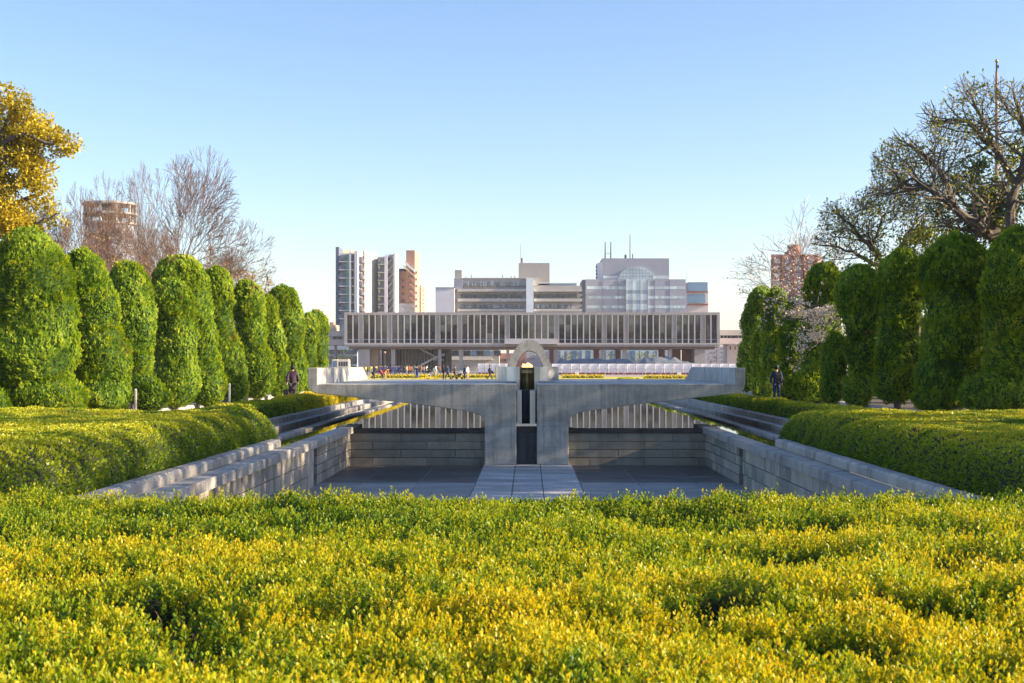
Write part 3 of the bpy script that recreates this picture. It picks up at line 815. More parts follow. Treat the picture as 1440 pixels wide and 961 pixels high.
# ================================================================ free-growing trees
def _right_bound(p):
    if p[1] < 20: return True
    px = CX + p[0]*F/p[1]; py = CY - (p[2]-H)*F/p[1]
    if px < 700: return True
    return px > 1146 and py > 22*(math.sin(px*.11)*math.sin(px*.043+p[1]*1.3)*.5+.25) + np.interp(px, [1146,1160,1200,1224,1228,1262,1292,1302,1350,1400,1440,1500], [335,286,276,268,212,190,196,150,116,108,114,112])
BOUND = None
def grow(mb, p, d, L, r, lvl, maxl, q, tips, up=.10, spread=.5, ratio=.78, nch=(2,3), minr=.006, wob=.18, side=True, sides=5):
    pts = [p]; rad = [r]; nseg = 4 if lvl < 2 else 3; cur = Vector(p); dd = Vector(d).normalized()
    for i in range(nseg):
        if BOUND is not None and not BOUND(cur): mb.tube(pts, rad, 3, cap=False) if len(pts) > 1 else None; return
        dd = (dd + Vector((q.gauss(0, wob), q.gauss(0, wob), q.gauss(0, wob)*.7 + up))*.5).normalized()
        cur = cur + dd*(L/nseg); pts.append(tuple(cur)); rad.append(max(minr, r*(1-.35*(i+1)/nseg)))
        if side and lvl >= 1 and lvl < maxl and i < nseg-1 and q.random() < .45:
            sd = (dd + Vector((q.gauss(0,1), q.gauss(0,1), q.gauss(0,.6))).normalized()*.9).normalized()
            grow(mb, tuple(cur), sd, L*.6, rad[-1]*.55, lvl+2, maxl, q, tips, up, spread, ratio, nch, minr, wob, side, sides)
    mb.tube(pts, rad, max(3, sides-lvl//2), cap=False)
    if lvl >= maxl: tips.append((Vector(pts[-1]), dd.copy())); return
    n = q.randint(*nch); a0 = q.random()*6.28
    ax = dd.cross(Vector((0.2, .9, .1))).normalized(); bx = dd.cross(ax)
    for k in range(n):
        a = a0 + 6.28*k/n + q.uniform(-.4,.4); sp = spread*q.uniform(.6, 1.25)
        nd = (dd + (ax*math.cos(a)+bx*math.sin(a))*sp).normalized()
        grow(mb, pts[-1], nd, L*ratio*q.uniform(.85,1.12), rad[-1]*(.78 if k == 0 else .62), lvl+1, maxl, q, tips, up, spread, ratio, nch, minr, wob, side, sides)

def leaf_cloud(tips, n, R_, L, r, tint=(.2,.9), up=.3, seed=0, flat=.7):
    C = np.array([tuple(a) for a, b in tips]); m_ = len(C); idx = np.repeat(np.arange(m_), n)
    P = C[idx] + r.normal(size=(len(idx), 3))*R_*np.array([1,1,flat])
    if BOUND is not None: P = P[np.array([BOUND(p + np.array([0, 0, -.25])) for p in P])]
    k = len(P)
    D = unit(r.normal(size=(k,3)) + np.array([0,0,up])); S = unit(np.cross(D, r.normal(size=(k,3))))
    T = np.clip(tint[0] + (tint[1]-tint[0])*(.55*r.random(k) + .45*vnoise(P, .8, seed)), 0, 1)
    LL = L*(.6+.8*r.random(k)); return leaf_arrays(P, D, S, LL, LL*.6, T)

def fit(mb, tips, base, box):
    """scale a grown tree so that its outline fills box = (x0, x1, ztop) at its own distance"""
    A = np.array([tuple(v) for v in mb.v]); b = np.array(base); z = A[:,2]-b[2]
    x0, x1, zt = box; hs = (zt-b[2])/z.max(); lx = min(-.5, A[:,0].min()-b[0]); rx = max(.5, A[:,0].max()-b[0]); sl = (x0-b[0])/lx; sr = (x1-b[0])/rx
    sl = max(.3, min(3, sl)); sr = max(.3, min(3, sr)); ym = (sl+sr)/2
    def f(v):
        x = v[0]-b[0]; w = 1/(1+math.exp(-x*1.5)); s_ = sl*(1-w)+sr*w
        return (b[0]+x*s_, b[1]+(v[1]-b[1])*ym, b[2]+(v[2]-b[2])*hs)
    mb.v = [f(v) for v in mb.v]; return [(Vector(f(a)), d) for a, d in tips]

def bare_tree(label, base_px, Y, box_px, seed, lean=(0,0), maxl=7, leaf=None, mat='bark_warm', spread=.42, trunk=.28, group='bare trees behind the left row', cat='tree', name='bare_tree', minr=.014, fan=.95, low=3.6, nst=5):
    q = random.Random(seed); base = (wx(base_px, Y), Y, 0); mb = MB(); tips = []
    top = (base[0]+lean[0], Y+lean[1], low)
    mb.tube([base, (base[0]+lean[0]*.3, Y, low*.4), top], [trunk, trunk*.85, trunk*.75], 8, cap=False)
    for k in range(nst):
        a = 6.28*k/nst + q.uniform(-.4,.4); s_ = fan*q.uniform(.45, 1.15); d = Vector((math.cos(a)*s_+lean[0]*.15, math.sin(a)*s_*.8, 1))
        grow(mb, top, d, 3.6*q.uniform(.85,1.15), trunk*.5, 1, maxl, q, tips, up=.03, spread=spread, minr=minr, wob=.11, nch=(2,3), ratio=.76)
    tips = fit(mb, tips, base, (wx(box_px[0], Y), wx(box_px[1], Y), wz(box_px[2], Y)))
    t = empty(name, base, label, cat, group); mb.build('trunk_and_limbs', M[mat], t)
    if leaf:
        r = np.random.default_rng(seed); sel = [tp for tp in tips if q.random() < leaf[1]]
        if sel: np_mesh('leaves', *leaf_cloud(sel, leaf[2], leaf[3], leaf[4], r, seed=seed), M[leaf[0]], t)
    return t
bare_tree('tall bare zelkova with fanned purple-brown twigs behind the left clipped row', 222, 90, (180, 350, 203), 4, (.5,0), 7, spread=.42, low=5.0, fan=.9, minr=.016)
bare_tree('wide low bare tree with long drooping twig fan, right of the tall bare one', 262, 100, (222, 392, 302), 15, (.8,0), 8, spread=.42, fan=1.25, low=6.5, minr=.016)
bare_tree('bare tree with pale twigs in front of the round tower', 120, 86, (30, 176, 240), 23, (-.2,0), 8, spread=.45, low=5.5, fan=1.0, minr=.018)
bare_tree('bare tree with reddish twigs between the round tower and the tall bare tree', 190, 80, (112, 245, 275), 31, (.1,0), 8, spread=.45, low=5, fan=1.1)
bare_tree('small tree with tan withered leaves at the end of the bare trees', 330, 96, (275, 394, 366), 37, (.1,0), 6, leaf=('leaf_tan', .6, 5, .25, .17), spread=.5, fan=1.1)
bare_tree('small tree with sparse russet leaves low behind the left row', 165, 76, (100, 225, 325), 43, (0,0), 6, leaf=('leaf_tan', .4, 4, .2, .13), spread=.5, fan=1.1)
bare_tree('bare tree with rusty twigs low between the golden tree and the round tower', 62, 82, (10, 130, 285), 53, (0,0), 7, leaf=('leaf_tan', .25, 3, .2, .11), spread=.45, fan=1.1)

def limb_tree(label, name, Y, limbs, crown, seed, leafmat_, bark, lobes, leafL, dens, tw=(1.6, 4), group=None, cat='tree', tint=(.1,.95), hole=.45, twleaf=None, minr=.010, spread=.5):
    """limbs: px polylines [(px,py,depth m)...], start radius; lobes: leaf clumps (px,py,rx,ry)"""
    q = random.Random(seed); r = np.random.default_rng(seed); mb = MB(); tips = []
    base = (wx(limbs[0][0][0][0], Y), Y, 0)
    for pts, r0, lv in limbs:
        W_ = [Vector((wx(a, Y+dy), Y+dy, wz(b, Y+dy))) for a, b, dy in pts]; n = len(W_)
        fine = []; 
        for i in range(n-1):
            for s_ in range(4): 
                p_ = W_[i].lerp(W_[i+1], s_/4); fine.append(p_ + Vector((q.gauss(0,.05), q.gauss(0,.05), q.gauss(0,.05))) if s_ else p_)
        fine.append(W_[-1]); m_ = len(fine); rad = [max(.02, r0*(1-.75*i/m_)) for i in range(m_)]
        mb.tube(fine, rad, 8, cap=False)
        if lv is None: continue
        for i in range(2 if n > 2 else 1, m_):
            d = (fine[i]-fine[i-1]).normalized()
            for _ in range(2 if i < m_-1 else 3):
                sd = (d*.6 + Vector((q.gauss(0,.8), q.gauss(0,.8), q.gauss(.25,.6)))).normalized()
                grow(mb, tuple(fine[i]), sd, tw[0]*q.uniform(.7,1.2), rad[i]*.4, lv, tw[1], q, tips, up=.05, spread=spread, minr=minr, wob=.28, nch=(2,3), sides=5)
    t = empty(name, base, label, cat, group); mb.build('trunk_and_limbs', M[bark], t)
    parts = []
    k = Y/F
    for (cx, cy, rx, ry, *dz) in lobes:
        dy = dz[0] if dz else 0; c = np.array([wx(cx, Y+dy), Y+dy, wz(cy, Y+dy)]); rad = np.array([rx*k, rx*k*.9, ry*k])
        n = int(rad[0]*rad[1]*rad[2]*4.19*dens); U = unit(r.normal(size=(n,3)))*(r.random((n,1))**.4)
        P = c + rad*U*(1+.35*(vnoise(c+rad*U, .8, seed)-.5))[:, None]
        P = P[(.6*vnoise(P, .75, seed+1)+.4*vnoise(P, 2.0, seed+2)) > hole]; m_ = len(P)
        D = unit(r.normal(size=(m_,3))+np.array([0,0,.2])); S = unit(np.cross(D, r.normal(size=(m_,3)))); LL = leafL*(.6+.8*r.random(m_))
        T = np.clip(tint[0]+(tint[1]-tint[0])*(.5*vnoise(P, 1.2, seed+3)+.5*r.random(m_)), 0, 1)
        parts.append(leaf_arrays(P, D, S, LL, LL*.6, T))
    if twleaf and tips:
        sel = [tp for tp in tips if q.random() < twleaf[0]]; parts.append(leaf_cloud(sel, twleaf[1], twleaf[2], leafL, r, tint=tint, seed=seed))
    if parts:
        V, Q, T = join_arrays(parts); np_mesh('leaves', V, Q, T, M[leafmat_], t)
    return t
limb_tree('golden leaved camphor tree towering over the left clipped conifers', 'camphor_tree', 58,
  [([(-30,560,0),(-25,420,0),(-20,320,0)], .5, None), ([(-20,320,0),(-5,240,-.5),(5,200,-.6),(30,190,-.8),(75,203,-.8)], .22, None),
   ([(-20,320,0),(20,290,.5),(50,275,.8),(70,262,.8)], .16, None), ([(-5,240,-.5),(10,170,0),(30,145,0)], .12, None), ([(-20,320,0),(-60,230,1),(-80,170,1)], .3, None), ([(5,310,0),(45,315,-.5),(80,300,-.6)], .1, None)],
  None, 5, 'leaf_gold', 'bark', [(12,142,34,27),(45,165,30,18),(40,188,48,22),(72,192,26,14),(98,203,21,15),(88,214,22,9),(20,215,42,24),(-20,170,45,45),(45,235,34,20),(10,255,46,26),(48,262,30,18),(-10,300,60,28),(58,288,26,13),(20,320,50,20),(78,300,17,9),(80,312,18,8),(-70,230,60,80,1),(-50,320,50,40)],
  .15, 520, tint=(.1,.95), hole=.40)
for i, (px, Yt, rx, top, lb) in enumerate(((1300,74,46,440,'dark evergreen shrub mass glimpsed between the second and third right conifers'),(1390,66,40,420,'dark evergreen shrub mass glimpsed beside the tallest right conifer'),(1228,80,44,450,'dark evergreen shrub mass behind the fourth right conifer'),
      (100,66,50,430,'dark evergreen shrub mass glimpsed between the first left conifers'),(165,70,46,440,'dark evergreen shrub mass behind the third left conifer'),(225,78,44,450,'dark evergreen shrub mass behind the fourth left conifer'),(300,88,40,460,'dark evergreen shrub mass behind the sixth left conifer'))):
    limb_tree(lb, 'evergreen_shrub', Yt, [([(px,560,0),(px,520,0),(px,480,0)], .1, None)], None, 400+i, 'leaf_dark', 'bark', [(px, top+35, rx, 36), (px-10, 535, rx, 34), (px+14, top+70, rx*.9, 40)], .17, 170, tint=(.0,.6), hole=.30, cat='shrub', group='evergreen shrubs behind the clipped rows')
BOUND = _right_bound
limb_tree('big spreading half-bare tree with dark limbs and sparse brown-olive leaves, top right', 'spreading_tree', 58,
  [([(1440,560,0),(1425,400,0),(1418,340,0)], .45, None), ([(1418,340,0),(1380,325,-.5),(1345,295,-1),(1310,268,-1.2),(1265,262,-1)], .27, 3),
   ([(1345,295,-1),(1318,235,0),(1290,212,.5),(1262,200,.6)], .13, 3), ([(1418,340,0),(1430,260,.5),(1395,205,.8),(1360,170,1),(1310,170,1)], .22, 3),
   ([(1395,205,.8),(1380,165,0),(1360,128,0)], .1, 3), ([(1430,260,.5),(1450,190,0),(1425,130,-.5)], .16, 3), ([(1430,260,.5),(1480,200,0),(1500,140,0)], .18, 3), ([(1310,268,-1.2),(1285,250,-1),(1240,275,-.6)], .1, 3),
   ([(1450,190,0),(1420,160,1),(1400,120,1)], .09, 3)],
  None, 8, 'leaf_olive', 'bark', [(1285,225,44,26),(1262,248,32,18),(1320,245,30,25),(1430,240,45,40,2),(1450,200,35,35),(1370,190,40,30),(1330,180,30,16)], .14, 44, tw=(1.35, 5), tint=(.1,1.0), hole=.5, twleaf=(.75, 4, .18), group='spreading trees at the upper right', minr=.011)
limb_tree('half-bare tree with thin dark boughs reaching low over the right clipped row', 'spreading_tree', 66,
  [([(1262,560,0),(1258,420,0),(1252,385,0)], .25, None), ([(1252,385,0),(1225,350,0),(1200,320,-.5),(1178,300,-.5)], .13, 3), ([(1252,385,0),(1215,362,.5),(1180,348,.5),(1152,345,.5)], .10, 3),
   ([(1225,350,0),(1240,310,0),(1262,290,0)], .08, 3), ([(1252,385,0),(1275,330,0),(1300,300,0)], .1, 3)],
  None, 18, 'leaf_olive', 'bark', [(1205,330,32,18),(1228,300,34,16),(1260,330,35,25)], .14, 26, tw=(1.3, 6), tint=(.0,.9), hole=.5, twleaf=(.75, 4, .2), group='spreading trees at the upper right', minr=.011)
limb_tree('dense dark green broadleaf tree behind the tallest right conifers', 'broadleaf_tree', 64,
  [([(1400,560,0),(1400,420,0),(1400,300,0)], .3, None), ([(1400,330,0),(1360,290,0),(1345,270,0)], .12, None), ([(1400,330,0),(1435,280,0)], .12, None)],
  None, 28, 'leaf_dark', 'bark', [(1395,262,40,36),(1430,295,45,40),(1370,290,32,28),(1470,260,45,45),(1345,322,35,18),(1400,325,40,20),(1420,225,38,28),(1450,330,40,20),(1375,235,26,18),(1340,262,24,18),(1385,312,50,22),(1325,298,26,14),(1460,200,30,30),(1310,325,30,16)], .15, 330, tint=(.05,.9), hole=.40, group='broadleaf trees behind the right row')
limb_tree('low olive-green broadleaf tree filling the gap above the fourth right conifer', 'broadleaf_tree', 62,
  [([(1290,560,0),(1290,420,0),(1290,360,0)], .2, None), ([(1290,390,0),(1255,365,0)], .08, None)],
  None, 38, 'leaf_olive', 'bark', [(1290,345,34,18),(1250,362,32,14),(1310,330,30,14),(1225,378,20,16),(1265,375,40,15),(1190,392,15,12),(1195,375,12,10)], .15, 330, tint=(.1,.85), hole=.41, group='broadleaf trees behind the right row')
BOUND = None
limb_tree('cherry tree in pale pink blossom hanging over the right clipped conifers', 'cherry_tree', 59,
  [([(1200,560,0),(1196,470,0),(1190,440,0)], .14, None), ([(1190,440,0),(1150,430,-.2),(1105,425,-.5),(1068,418,-.8)], .05, 4), ([(1190,440,0),(1160,455,-.5),(1125,450,-.7),(1090,445,-.8)], .045, 4), ([(1190,440,0),(1170,470,-.6),(1150,480,-.9),(1130,490,-1)], .04, 4), ([(1190,440,0),(1175,450,-1),(1160,460,-1.2)], .04, 4)],
  None, 48, 'blossom', 'bark', [(1070,436,14,6,-1.2),(1062,428,10,5,-1.4),(1135,470,24,8,-1.4),(1150,440,24,7,-1.4),(1178,478,12,8,-1.8),(1085,433,22,7,-.8),(1115,440,26,8,-.8),(1100,452,22,6,-.8),(1075,425,12,5,-.8),(1140,455,30,9,-1),(1165,437,18,6,-1.2),(1150,475,26,7,-1.2),(1135,490,18,6,-1),(1170,462,16,6,-1.4),(1122,428,18,6,-.6),(1100,423,20,7,-.6)],  .11, 520, tw=(.55, 5), tint=(.1,1), hole=.50, twleaf=(.6, 4, .07), minr=.008, group='cherry trees')
limb_tree('leafless pink-budding cherry crown in front of the brown tower', 'cherry_tree', 110,
  [([(1140,560,0),(1138,440,0),(1135,420,0)], .2, None), ([(1135,420,0),(1110,395,0),(1095,380,0)], .07, 3), ([(1135,420,0),(1130,380,0),(1125,358,0)], .07, 3), ([(1135,420,0),(1150,390,0),(1158,370,0)], .07, 3), ([(1135,420,0),(1105,415,0),(1085,408,0)], .06, 3)],
  None, 58, 'blossom', 'bark_warm', [(1118,408,34,14),(1140,395,20,18),(1110,420,36,9)], .16, 9, tw=(1.5, 5), tint=(.0,.8), hole=.48, twleaf=(.6, 3, .25), minr=.014, group='cherry trees')

# trees beyond the right edge of the photo whose dappled shade lies over the court
for i, (x, y, h, lb) in enumerate(((25, 52, 12.5, 'far one of the broadleaf trees beyond the right edge'), (22, 43, 13.5, 'third of the broadleaf trees beyond the right edge'), (20.5, 34, 13, 'second of the broadleaf trees beyond the right edge'), (19, 25, 12.5, 'fourth of the broadleaf trees beyond the right edge'), (19.5, 16.5, 11.5, 'nearest of the broadleaf trees beyond the right edge'))):
    px = CX + x*F/y; k = F/y; zc = h-4.5
    gz = lambda z: CY + (H-z)*k
    limb_tree(lb, 'broadleaf_tree', y, [([(px, gz(0), 0), (px, gz(4), 0), (px, gz(zc), 0)], .3, None)], None, 700+i, 'leaf_dark', 'bark',
      [(px, gz(zc), 4.6*k, 4.6*k), (px-1.0*k, gz(3.2 if y > 40 else 7.5), 3.8*k, 2.2*k, 1.5), (px+1*k, gz(4.5 if y > 40 else 7.5), 3.6*k, 2.5*k, -2.5), (px, gz(zc-1), 3.6*k, 3.6*k, 3)], .34, 20 if y > 30 else 13, tint=(.1,.8), hole=.40 if y > 30 else .44, group='broadleaf trees outside the frame')
# the wood behind the viewer, mirrored in the long glass front
q9 = random.Random(5)
for i in range(11):
    x = -95 + 19*i + q9.uniform(-4,4); y = -62 + q9.uniform(-8, 8); h = q9.uniform(23, 31)
    r = np.random.default_rng(900+i); t = empty('park_tree', (x, y, 0), 'one of the tall park trees behind the viewer', 'tree', 'park trees behind the viewer')
    mb = MB(); mb.tube([(x,y,0),(x+.3,y,h*.4),(x,y,h*.8)], [.6,.4,.15], 8)
    cl = []
    for k_ in range(11):
        a = q9.uniform(0, 6.28); rr_ = q9.uniform(2, 8); z = h*q9.uniform(.35, .86); p = (x+rr_*math.cos(a), y+rr_*.8*math.sin(a), z); mb.tube([(x,y,z-3),( (x+p[0])/2,(y+p[1])/2,z-1),p], [.22,.15,.06], 5); cl.append((Vector(p), None))
    mb.build('trunk_and_limbs', M['bark_warm'], t)
    np_mesh('leaves', *leaf_cloud(cl, 1500, 2.7, .6, r, tint=(.1,.9), seed=i), M['leaf_gold' if i % 3 == 1 else 'leaf_olive'], t)
# ================================================================ building materials
simple('museum_concrete', (.40,.375,.36), .8, var=.10, scale=.5, streak=.25)
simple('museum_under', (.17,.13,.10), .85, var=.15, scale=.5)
simple('museum_fin', (.53,.505,.50), .7, var=.06, scale=.5)
def glassmat(name, col, rough=.06, spec=1.0, var=.5, scale=.5, bump=.0):
    m, nt, nd, lk = newmat(name)
    n1 = noise(nt, scale, 3, .5)
    c = ramp(nt, n1, [(.35, [a*(1-var) for a in col]), (.65, [a*(1+var) for a in col])])
    c = mixc(nt, .8, c, ramp(nt, attr(nt), [(0, (.4,.4,.4)), (.5, (1,1,1)), (1, (1.7,1.65,1.6))]), 'MULTIPLY')
    principled(nt, c, rough, 0, spec, noise(nt, .8, 2) if bump else None, bump, .05); M[name] = m
glassmat('museum_glass', (.07,.072,.082), .03, 1.0, .35, .35, .03)
M['museum_glass'].node_tree.nodes['Principled BSDF'].inputs['IOR'].default_value = 1.6
glassmat('dark_glass', (.05,.055,.065), .1, .8)
glassmat('window_glass', (.22,.24,.28), .15, .8, .4, .6)
glassmat('blue_glass', (.10,.19,.30), .1, .9, .2, .1)
glassmat('pale_glass', (.42,.50,.52), .15, .8, .18, .25)
glassmat('green_glass', (.10,.26,.18), .2, .6, .2)
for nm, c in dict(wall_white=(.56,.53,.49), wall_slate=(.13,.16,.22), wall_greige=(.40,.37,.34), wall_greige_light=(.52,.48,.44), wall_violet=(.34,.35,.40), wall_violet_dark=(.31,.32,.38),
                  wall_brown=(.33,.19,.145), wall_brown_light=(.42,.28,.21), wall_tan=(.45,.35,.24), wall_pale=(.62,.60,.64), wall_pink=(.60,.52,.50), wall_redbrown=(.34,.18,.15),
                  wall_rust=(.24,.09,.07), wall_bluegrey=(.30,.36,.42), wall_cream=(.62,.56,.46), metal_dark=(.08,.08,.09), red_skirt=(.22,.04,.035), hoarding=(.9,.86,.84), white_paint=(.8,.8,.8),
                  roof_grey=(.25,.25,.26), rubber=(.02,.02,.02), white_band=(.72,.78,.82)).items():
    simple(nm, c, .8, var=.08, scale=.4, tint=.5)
simple('lawn', (.55,.47,.06), .9, var=.25, scale=.6)
simple('lawn_green', (.13,.16,.02), .9, var=.2, scale=2)
simple('plaza', (.36,.30,.28), .9, var=.12, scale=.3)

def pbox(mb, px0, px1, py0, py1, Y, d, t=.5):
    """box whose front face fills the px rectangle at distance Y, d metres deep"""
    z0, z1 = wz(py1, Y), wz(py0, Y); return mb.box(wx(px0, Y), wx(px1, Y), Y, Y+d, max(z0, -.05), z1, t)
def ppart(name, mat, par, rects, Y, d, label=None):
    b = MB()
    for rc in rects: pbox(b, *rc[:4], Y, d, rc[4] if len(rc) > 4 else .5)
    o = b.build(name, M[mat], par)
    if label: o['label'] = label
    return o
rb = random.Random(21)

# ================================================================ long exhibition building on stilts
YM = 303.0; DM = 18.0
mus = empty('exhibition_building', (wx(748, YM), YM+9, 0), 'long low concrete exhibition building raised on stilts with a finned glass front, across the plaza', 'building')
b = MB(); x0, x1 = wx(484, YM), wx(1012.3, YM)
zt, zw1, zw0, zb = wz(439.4, YM), wz(443.2, YM), wz(482.8, YM), wz(487.6, YM)
b.box(x0, x1, YM, YM+DM, zw1, zt); b.box(x0, x1, YM, YM+DM, zb, zw0-.0)
b.box(x0, wx(488, YM), YM, YM+DM, zw0, zw1); b.box(wx(1008.4, YM), x1, YM, YM+DM, zw0, zw1)
b.build('frame_slab', M['museum_concrete'], mus)
b = MB(); b.box(x0+.02, x1-.02, YM-.14, YM+.3, wz(484.6, YM), wz(483.2, YM)); b.build('ledge', M['museum_fin'], mus)
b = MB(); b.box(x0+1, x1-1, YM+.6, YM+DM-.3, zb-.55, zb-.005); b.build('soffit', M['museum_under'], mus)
wide = [488.0, 507.3, 547.8, 615.5, 646.3, 713.2]
counts = [2, 4, 7, 3, 7]
xs_ = []
lay = []
edges = wide + [1496-w for w in reversed(wide)]
cnts = counts + [7] + counts[::-1]
gz0, gz1 = zw0, zw1
for i in range(len(edges)-1):
    a, c = edges[i], edges[i+1]; n = cnts[i]; ww = 3.0
    L0 = a + (ww if i > 0 else 0); L1 = c - (ww if i < len(edges)-2 else 0)
    if i < len(edges)-2:
        f = MB(); pbox(f, c-ww, c+ww, 443.2, 482.8, YM+.12, 1.0); 
        for s_ in (-1, 1): f.box(wx(c+s_*ww, YM)-.09, wx(c+s_*ww, YM)+.09, YM-.02, YM+1.1, zw0, zw1)
        f.build('wide_pier', M['museum_concrete'], mus)
    for k in range(n):
        u0, u1 = L0+(L1-L0)*k/n, L0+(L1-L0)*(k+1)/n
        g = MB(); tt = .5 + (.22 if rb.random() < .35 else -.1)*rb.random()
        yj = rb.uniform(-.004, .004)
        X0, X1 = wx(u0, YM), wx(u1, YM)
        lv = [zw0, zw0+(zw1-zw0)*.36+rb.uniform(-.1,.1), zw0+(zw1-zw0)*.66, zw1]
        for q_ in range(3):
            t2 = min(1, max(0, tt + (-.25, .05, .3)[q_] + rb.uniform(-.2,.2))); y2 = YM+.95+q_*.0; j2 = rb.uniform(-.012,.012)
            g.add([(X0, y2, lv[q_]), (X1, y2+yj, lv[q_]), (X1, y2+yj+j2, lv[q_+1]), (X0, y2+j2, lv[q_+1])], [(0,1,2,3)], t2)
        g.build('glass_pane', M['museum_glass'], mus)
        if k: 
            f = MB(); f.box(wx(u0, YM)-.12, wx(u0, YM)+.12, YM-.0, YM+.94, zw0, zw1); f.build('fin', M['museum_fin'], mus)
b = MB()
for py in (446.5, 456.6, 466.9): b.box(x0+.7, x1-.7, YM+.86, YM+.93, wz(py, YM)-.035, wz(py, YM)+.035)
b.build('transoms', M['metal_dark'], mus)
b = MB(); b.box(x0+.7, x1-.7, YM+.7, YM+.78, wz(478.4, YM), wz(476.9, YM)); b.box(x0+.7, x1-.7, YM+.7, YM+.76, wz(481.6, YM), wz(481.0, YM)); b.build('railing', M['wall_bluegrey'], mus)
b = MB(); pbox(b, 709.5, 784.0, 476.4, 484.2, YM-1.8, 1.75); b.build('balcony', M['museum_fin'], mus)
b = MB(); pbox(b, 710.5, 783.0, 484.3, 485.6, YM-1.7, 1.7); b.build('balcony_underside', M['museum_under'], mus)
for (a, c, mt, dd, yo) in ((504.4,519,'museum_concrete',15,1.0),(519.2,529.5,'wall_tan',2,4),(549,554.5,'museum_concrete',1.2,1.5),(615.6,620,'museum_concrete',1.2,1.5),(645.6,650.2,'museum_concrete',1.2,1.5),(712,715.8,'museum_concrete',1.2,1.5),
                     (780,784.5,'museum_concrete',1.2,1.5),(845.6,850,'museum_concrete',1.2,1.5),(876.5,882,'museum_concrete',1.2,1.5),(941,946,'museum_concrete',1.2,1.5),(977.5,992,'museum_concrete',15,1.0),
                     (838,845.4,'wall_redbrown',4,8),(870,876.3,'wall_redbrown',4,8),(933,940,'wall_redbrown',4,8),(951,963,'wall_redbrown',4,8),(967,977,'wall_redbrown',4,8),(774,779.5,'wall_redbrown',4,8)):
    f = MB(); f.box(wx(a, YM), wx(c, YM), YM+yo, YM+yo+dd, -.05, zb-.56); f.build('stilt' if dd < 2 else 'stair_core', M[mt], mus)
# glazed entrance hall with mullions, and open stair flights
b = MB(); b.box(wx(531, YM), wx(632, YM), YM+9, YM+9.2, 0, zb-.6, .3); b.build('lobby_glass', M['dark_glass'], mus)
for k in range(22):
    px = 533 + k*4.6; f = MB(); f.box(wx(px, YM)-.06, wx(px, YM)+.06, YM+8.8, YM+9.0, 0, zb-.6); f.build('mullion', M['wall_tan' if k % 3 == 0 else 'wall_greige'], mus)
def flight(pxa, pya, pxb, pyb, yo):
    f = MB(); A = Vector((wx(pxa, YM), YM+yo, wz(pya, YM))); B = Vector((wx(pxb, YM), YM+yo, wz(pyb, YM)))
    f.add([A+Vector((0,0,-.25)), B+Vector((0,0,-.25)), B+Vector((0,0,.25)), A+Vector((0,0,.25)), A+Vector((0,1.6,-.25)), B+Vector((0,1.6,-.25)), B+Vector((0,1.6,.25)), A+Vector((0,1.6,.25))],
          [(0,1,2,3),(7,6,5,4),(0,4,5,1),(1,5,6,2),(2,6,7,3),(3,7,4,0)])
    f.build('stair_flight', M['wall_greige_light'], mus)
flight(583, 518, 607, 505, 3.0); flight(607, 505, 624, 498, 3.0); flight(586, 489, 612, 503, 5.2)
f = MB(); f.box(wx(606, YM), wx(622, YM), YM+3, YM+5, wz(507, YM), wz(505.5, YM)); f.build('stair_landing', M['wall_greige_light'], mus)

# ---------------------------------------------------------------- low annex wings
def annex(label, pxa, pxb, y_top, Y, bands, grp='annex wings'):
    t = empty('annex_building', (wx((pxa+pxb)/2, Y), Y+6, 0), label, 'building', grp)
    for (p0, p1, mt) in bands: ppart('wall', mt, t, [(pxa, pxb, p0, p1)], Y, 12)
    return t
t = annex('low concrete annex wing with a window strip, left of the raised exhibition building', 340, 484, 466, 312, [(465.8,473.2,'wall_greige_light'),(477.6,485.5,'wall_pink')])
ppart('inner_wall', 'wall_greige', t, [(340, 484, 473.2, 477.6)], 312.6, 11)
x = 345
while x < 483:
    ppart('window', 'dark_glass' if rb.random() < .7 else 'wall_cream', t, [(x, x+4.6, 473.6, 477.2)], 312.45, .3); x += 6.2
for px in (350, 380, 410, 440, 470): ppart('column', 'wall_greige', t, [(px, px+3, 485.5, 524)], 314, 1)
t = annex('pale annex wing with window strip and white lower storey, right of the raised exhibition building', 1012.5, 1130, 464, 312, [(464.2,471.8,'wall_greige_light'),(475.8,484,'wall_pink')])
ppart('inner_wall', 'wall_greige', t, [(1013, 1130, 471.8, 475.8)], 312.6, 11)
x = 1013.5
while x < 1128:
    w = rb.choice((3.4, 3.4, 9)); ppart('window', 'dark_glass', t, [(x, x+w, 472.2, 475.5)], 312.45, .3); x += w+1.6
ppart('lower_wall', 'wall_pale', t, [(1022, 1130, 484, 512)], 318, 6)
for px in range(1026, 1128, 7):
    ppart('window', 'window_glass', t, [(px, px+2, 487, 492)], 317.9, .3)
# buildings across the road seen between the stilts
def block(name, label, pxa, pxb, Y, d, wall, rows, group='buildings across the road', lighten=None):
    t = empty(name, (wx((pxa+pxb)/2, Y), Y+d/2, 0), label, 'building', group)
    top = rows[0]; ppart('wall', wall, t, [(pxa, pxb, top, 525)], Y, d)
    return t
t = block('street_building', 'pale street building with a cream balcony band seen between the stilts on the left', 616, 702, 372, 12, 'wall_greige', [488])
ppart('balcony_band', 'wall_cream', t, [(620, 692, 501.5, 506.5)], 371, 1)
for px in (621, 636, 652, 664, 671, 683, 695): ppart('window', 'blue_glass' if px in (621, 664, 683) else 'dark_glass', t, [(px, px+ (6 if px in (621,664,683) else 9), 493, 500.5)], 371.7, .4)
t = block('street_building', 'brick red street building seen behind the memorial arch', 694, 738, 380, 12, 'wall_redbrown', [497])
ppart('window', 'dark_glass', t, [(698, 730, 505, 508)], 379.7, .4)
t = block('street_building', 'white street building seen through the memorial arch', 738, 800, 384, 12, 'wall_pale', [489])
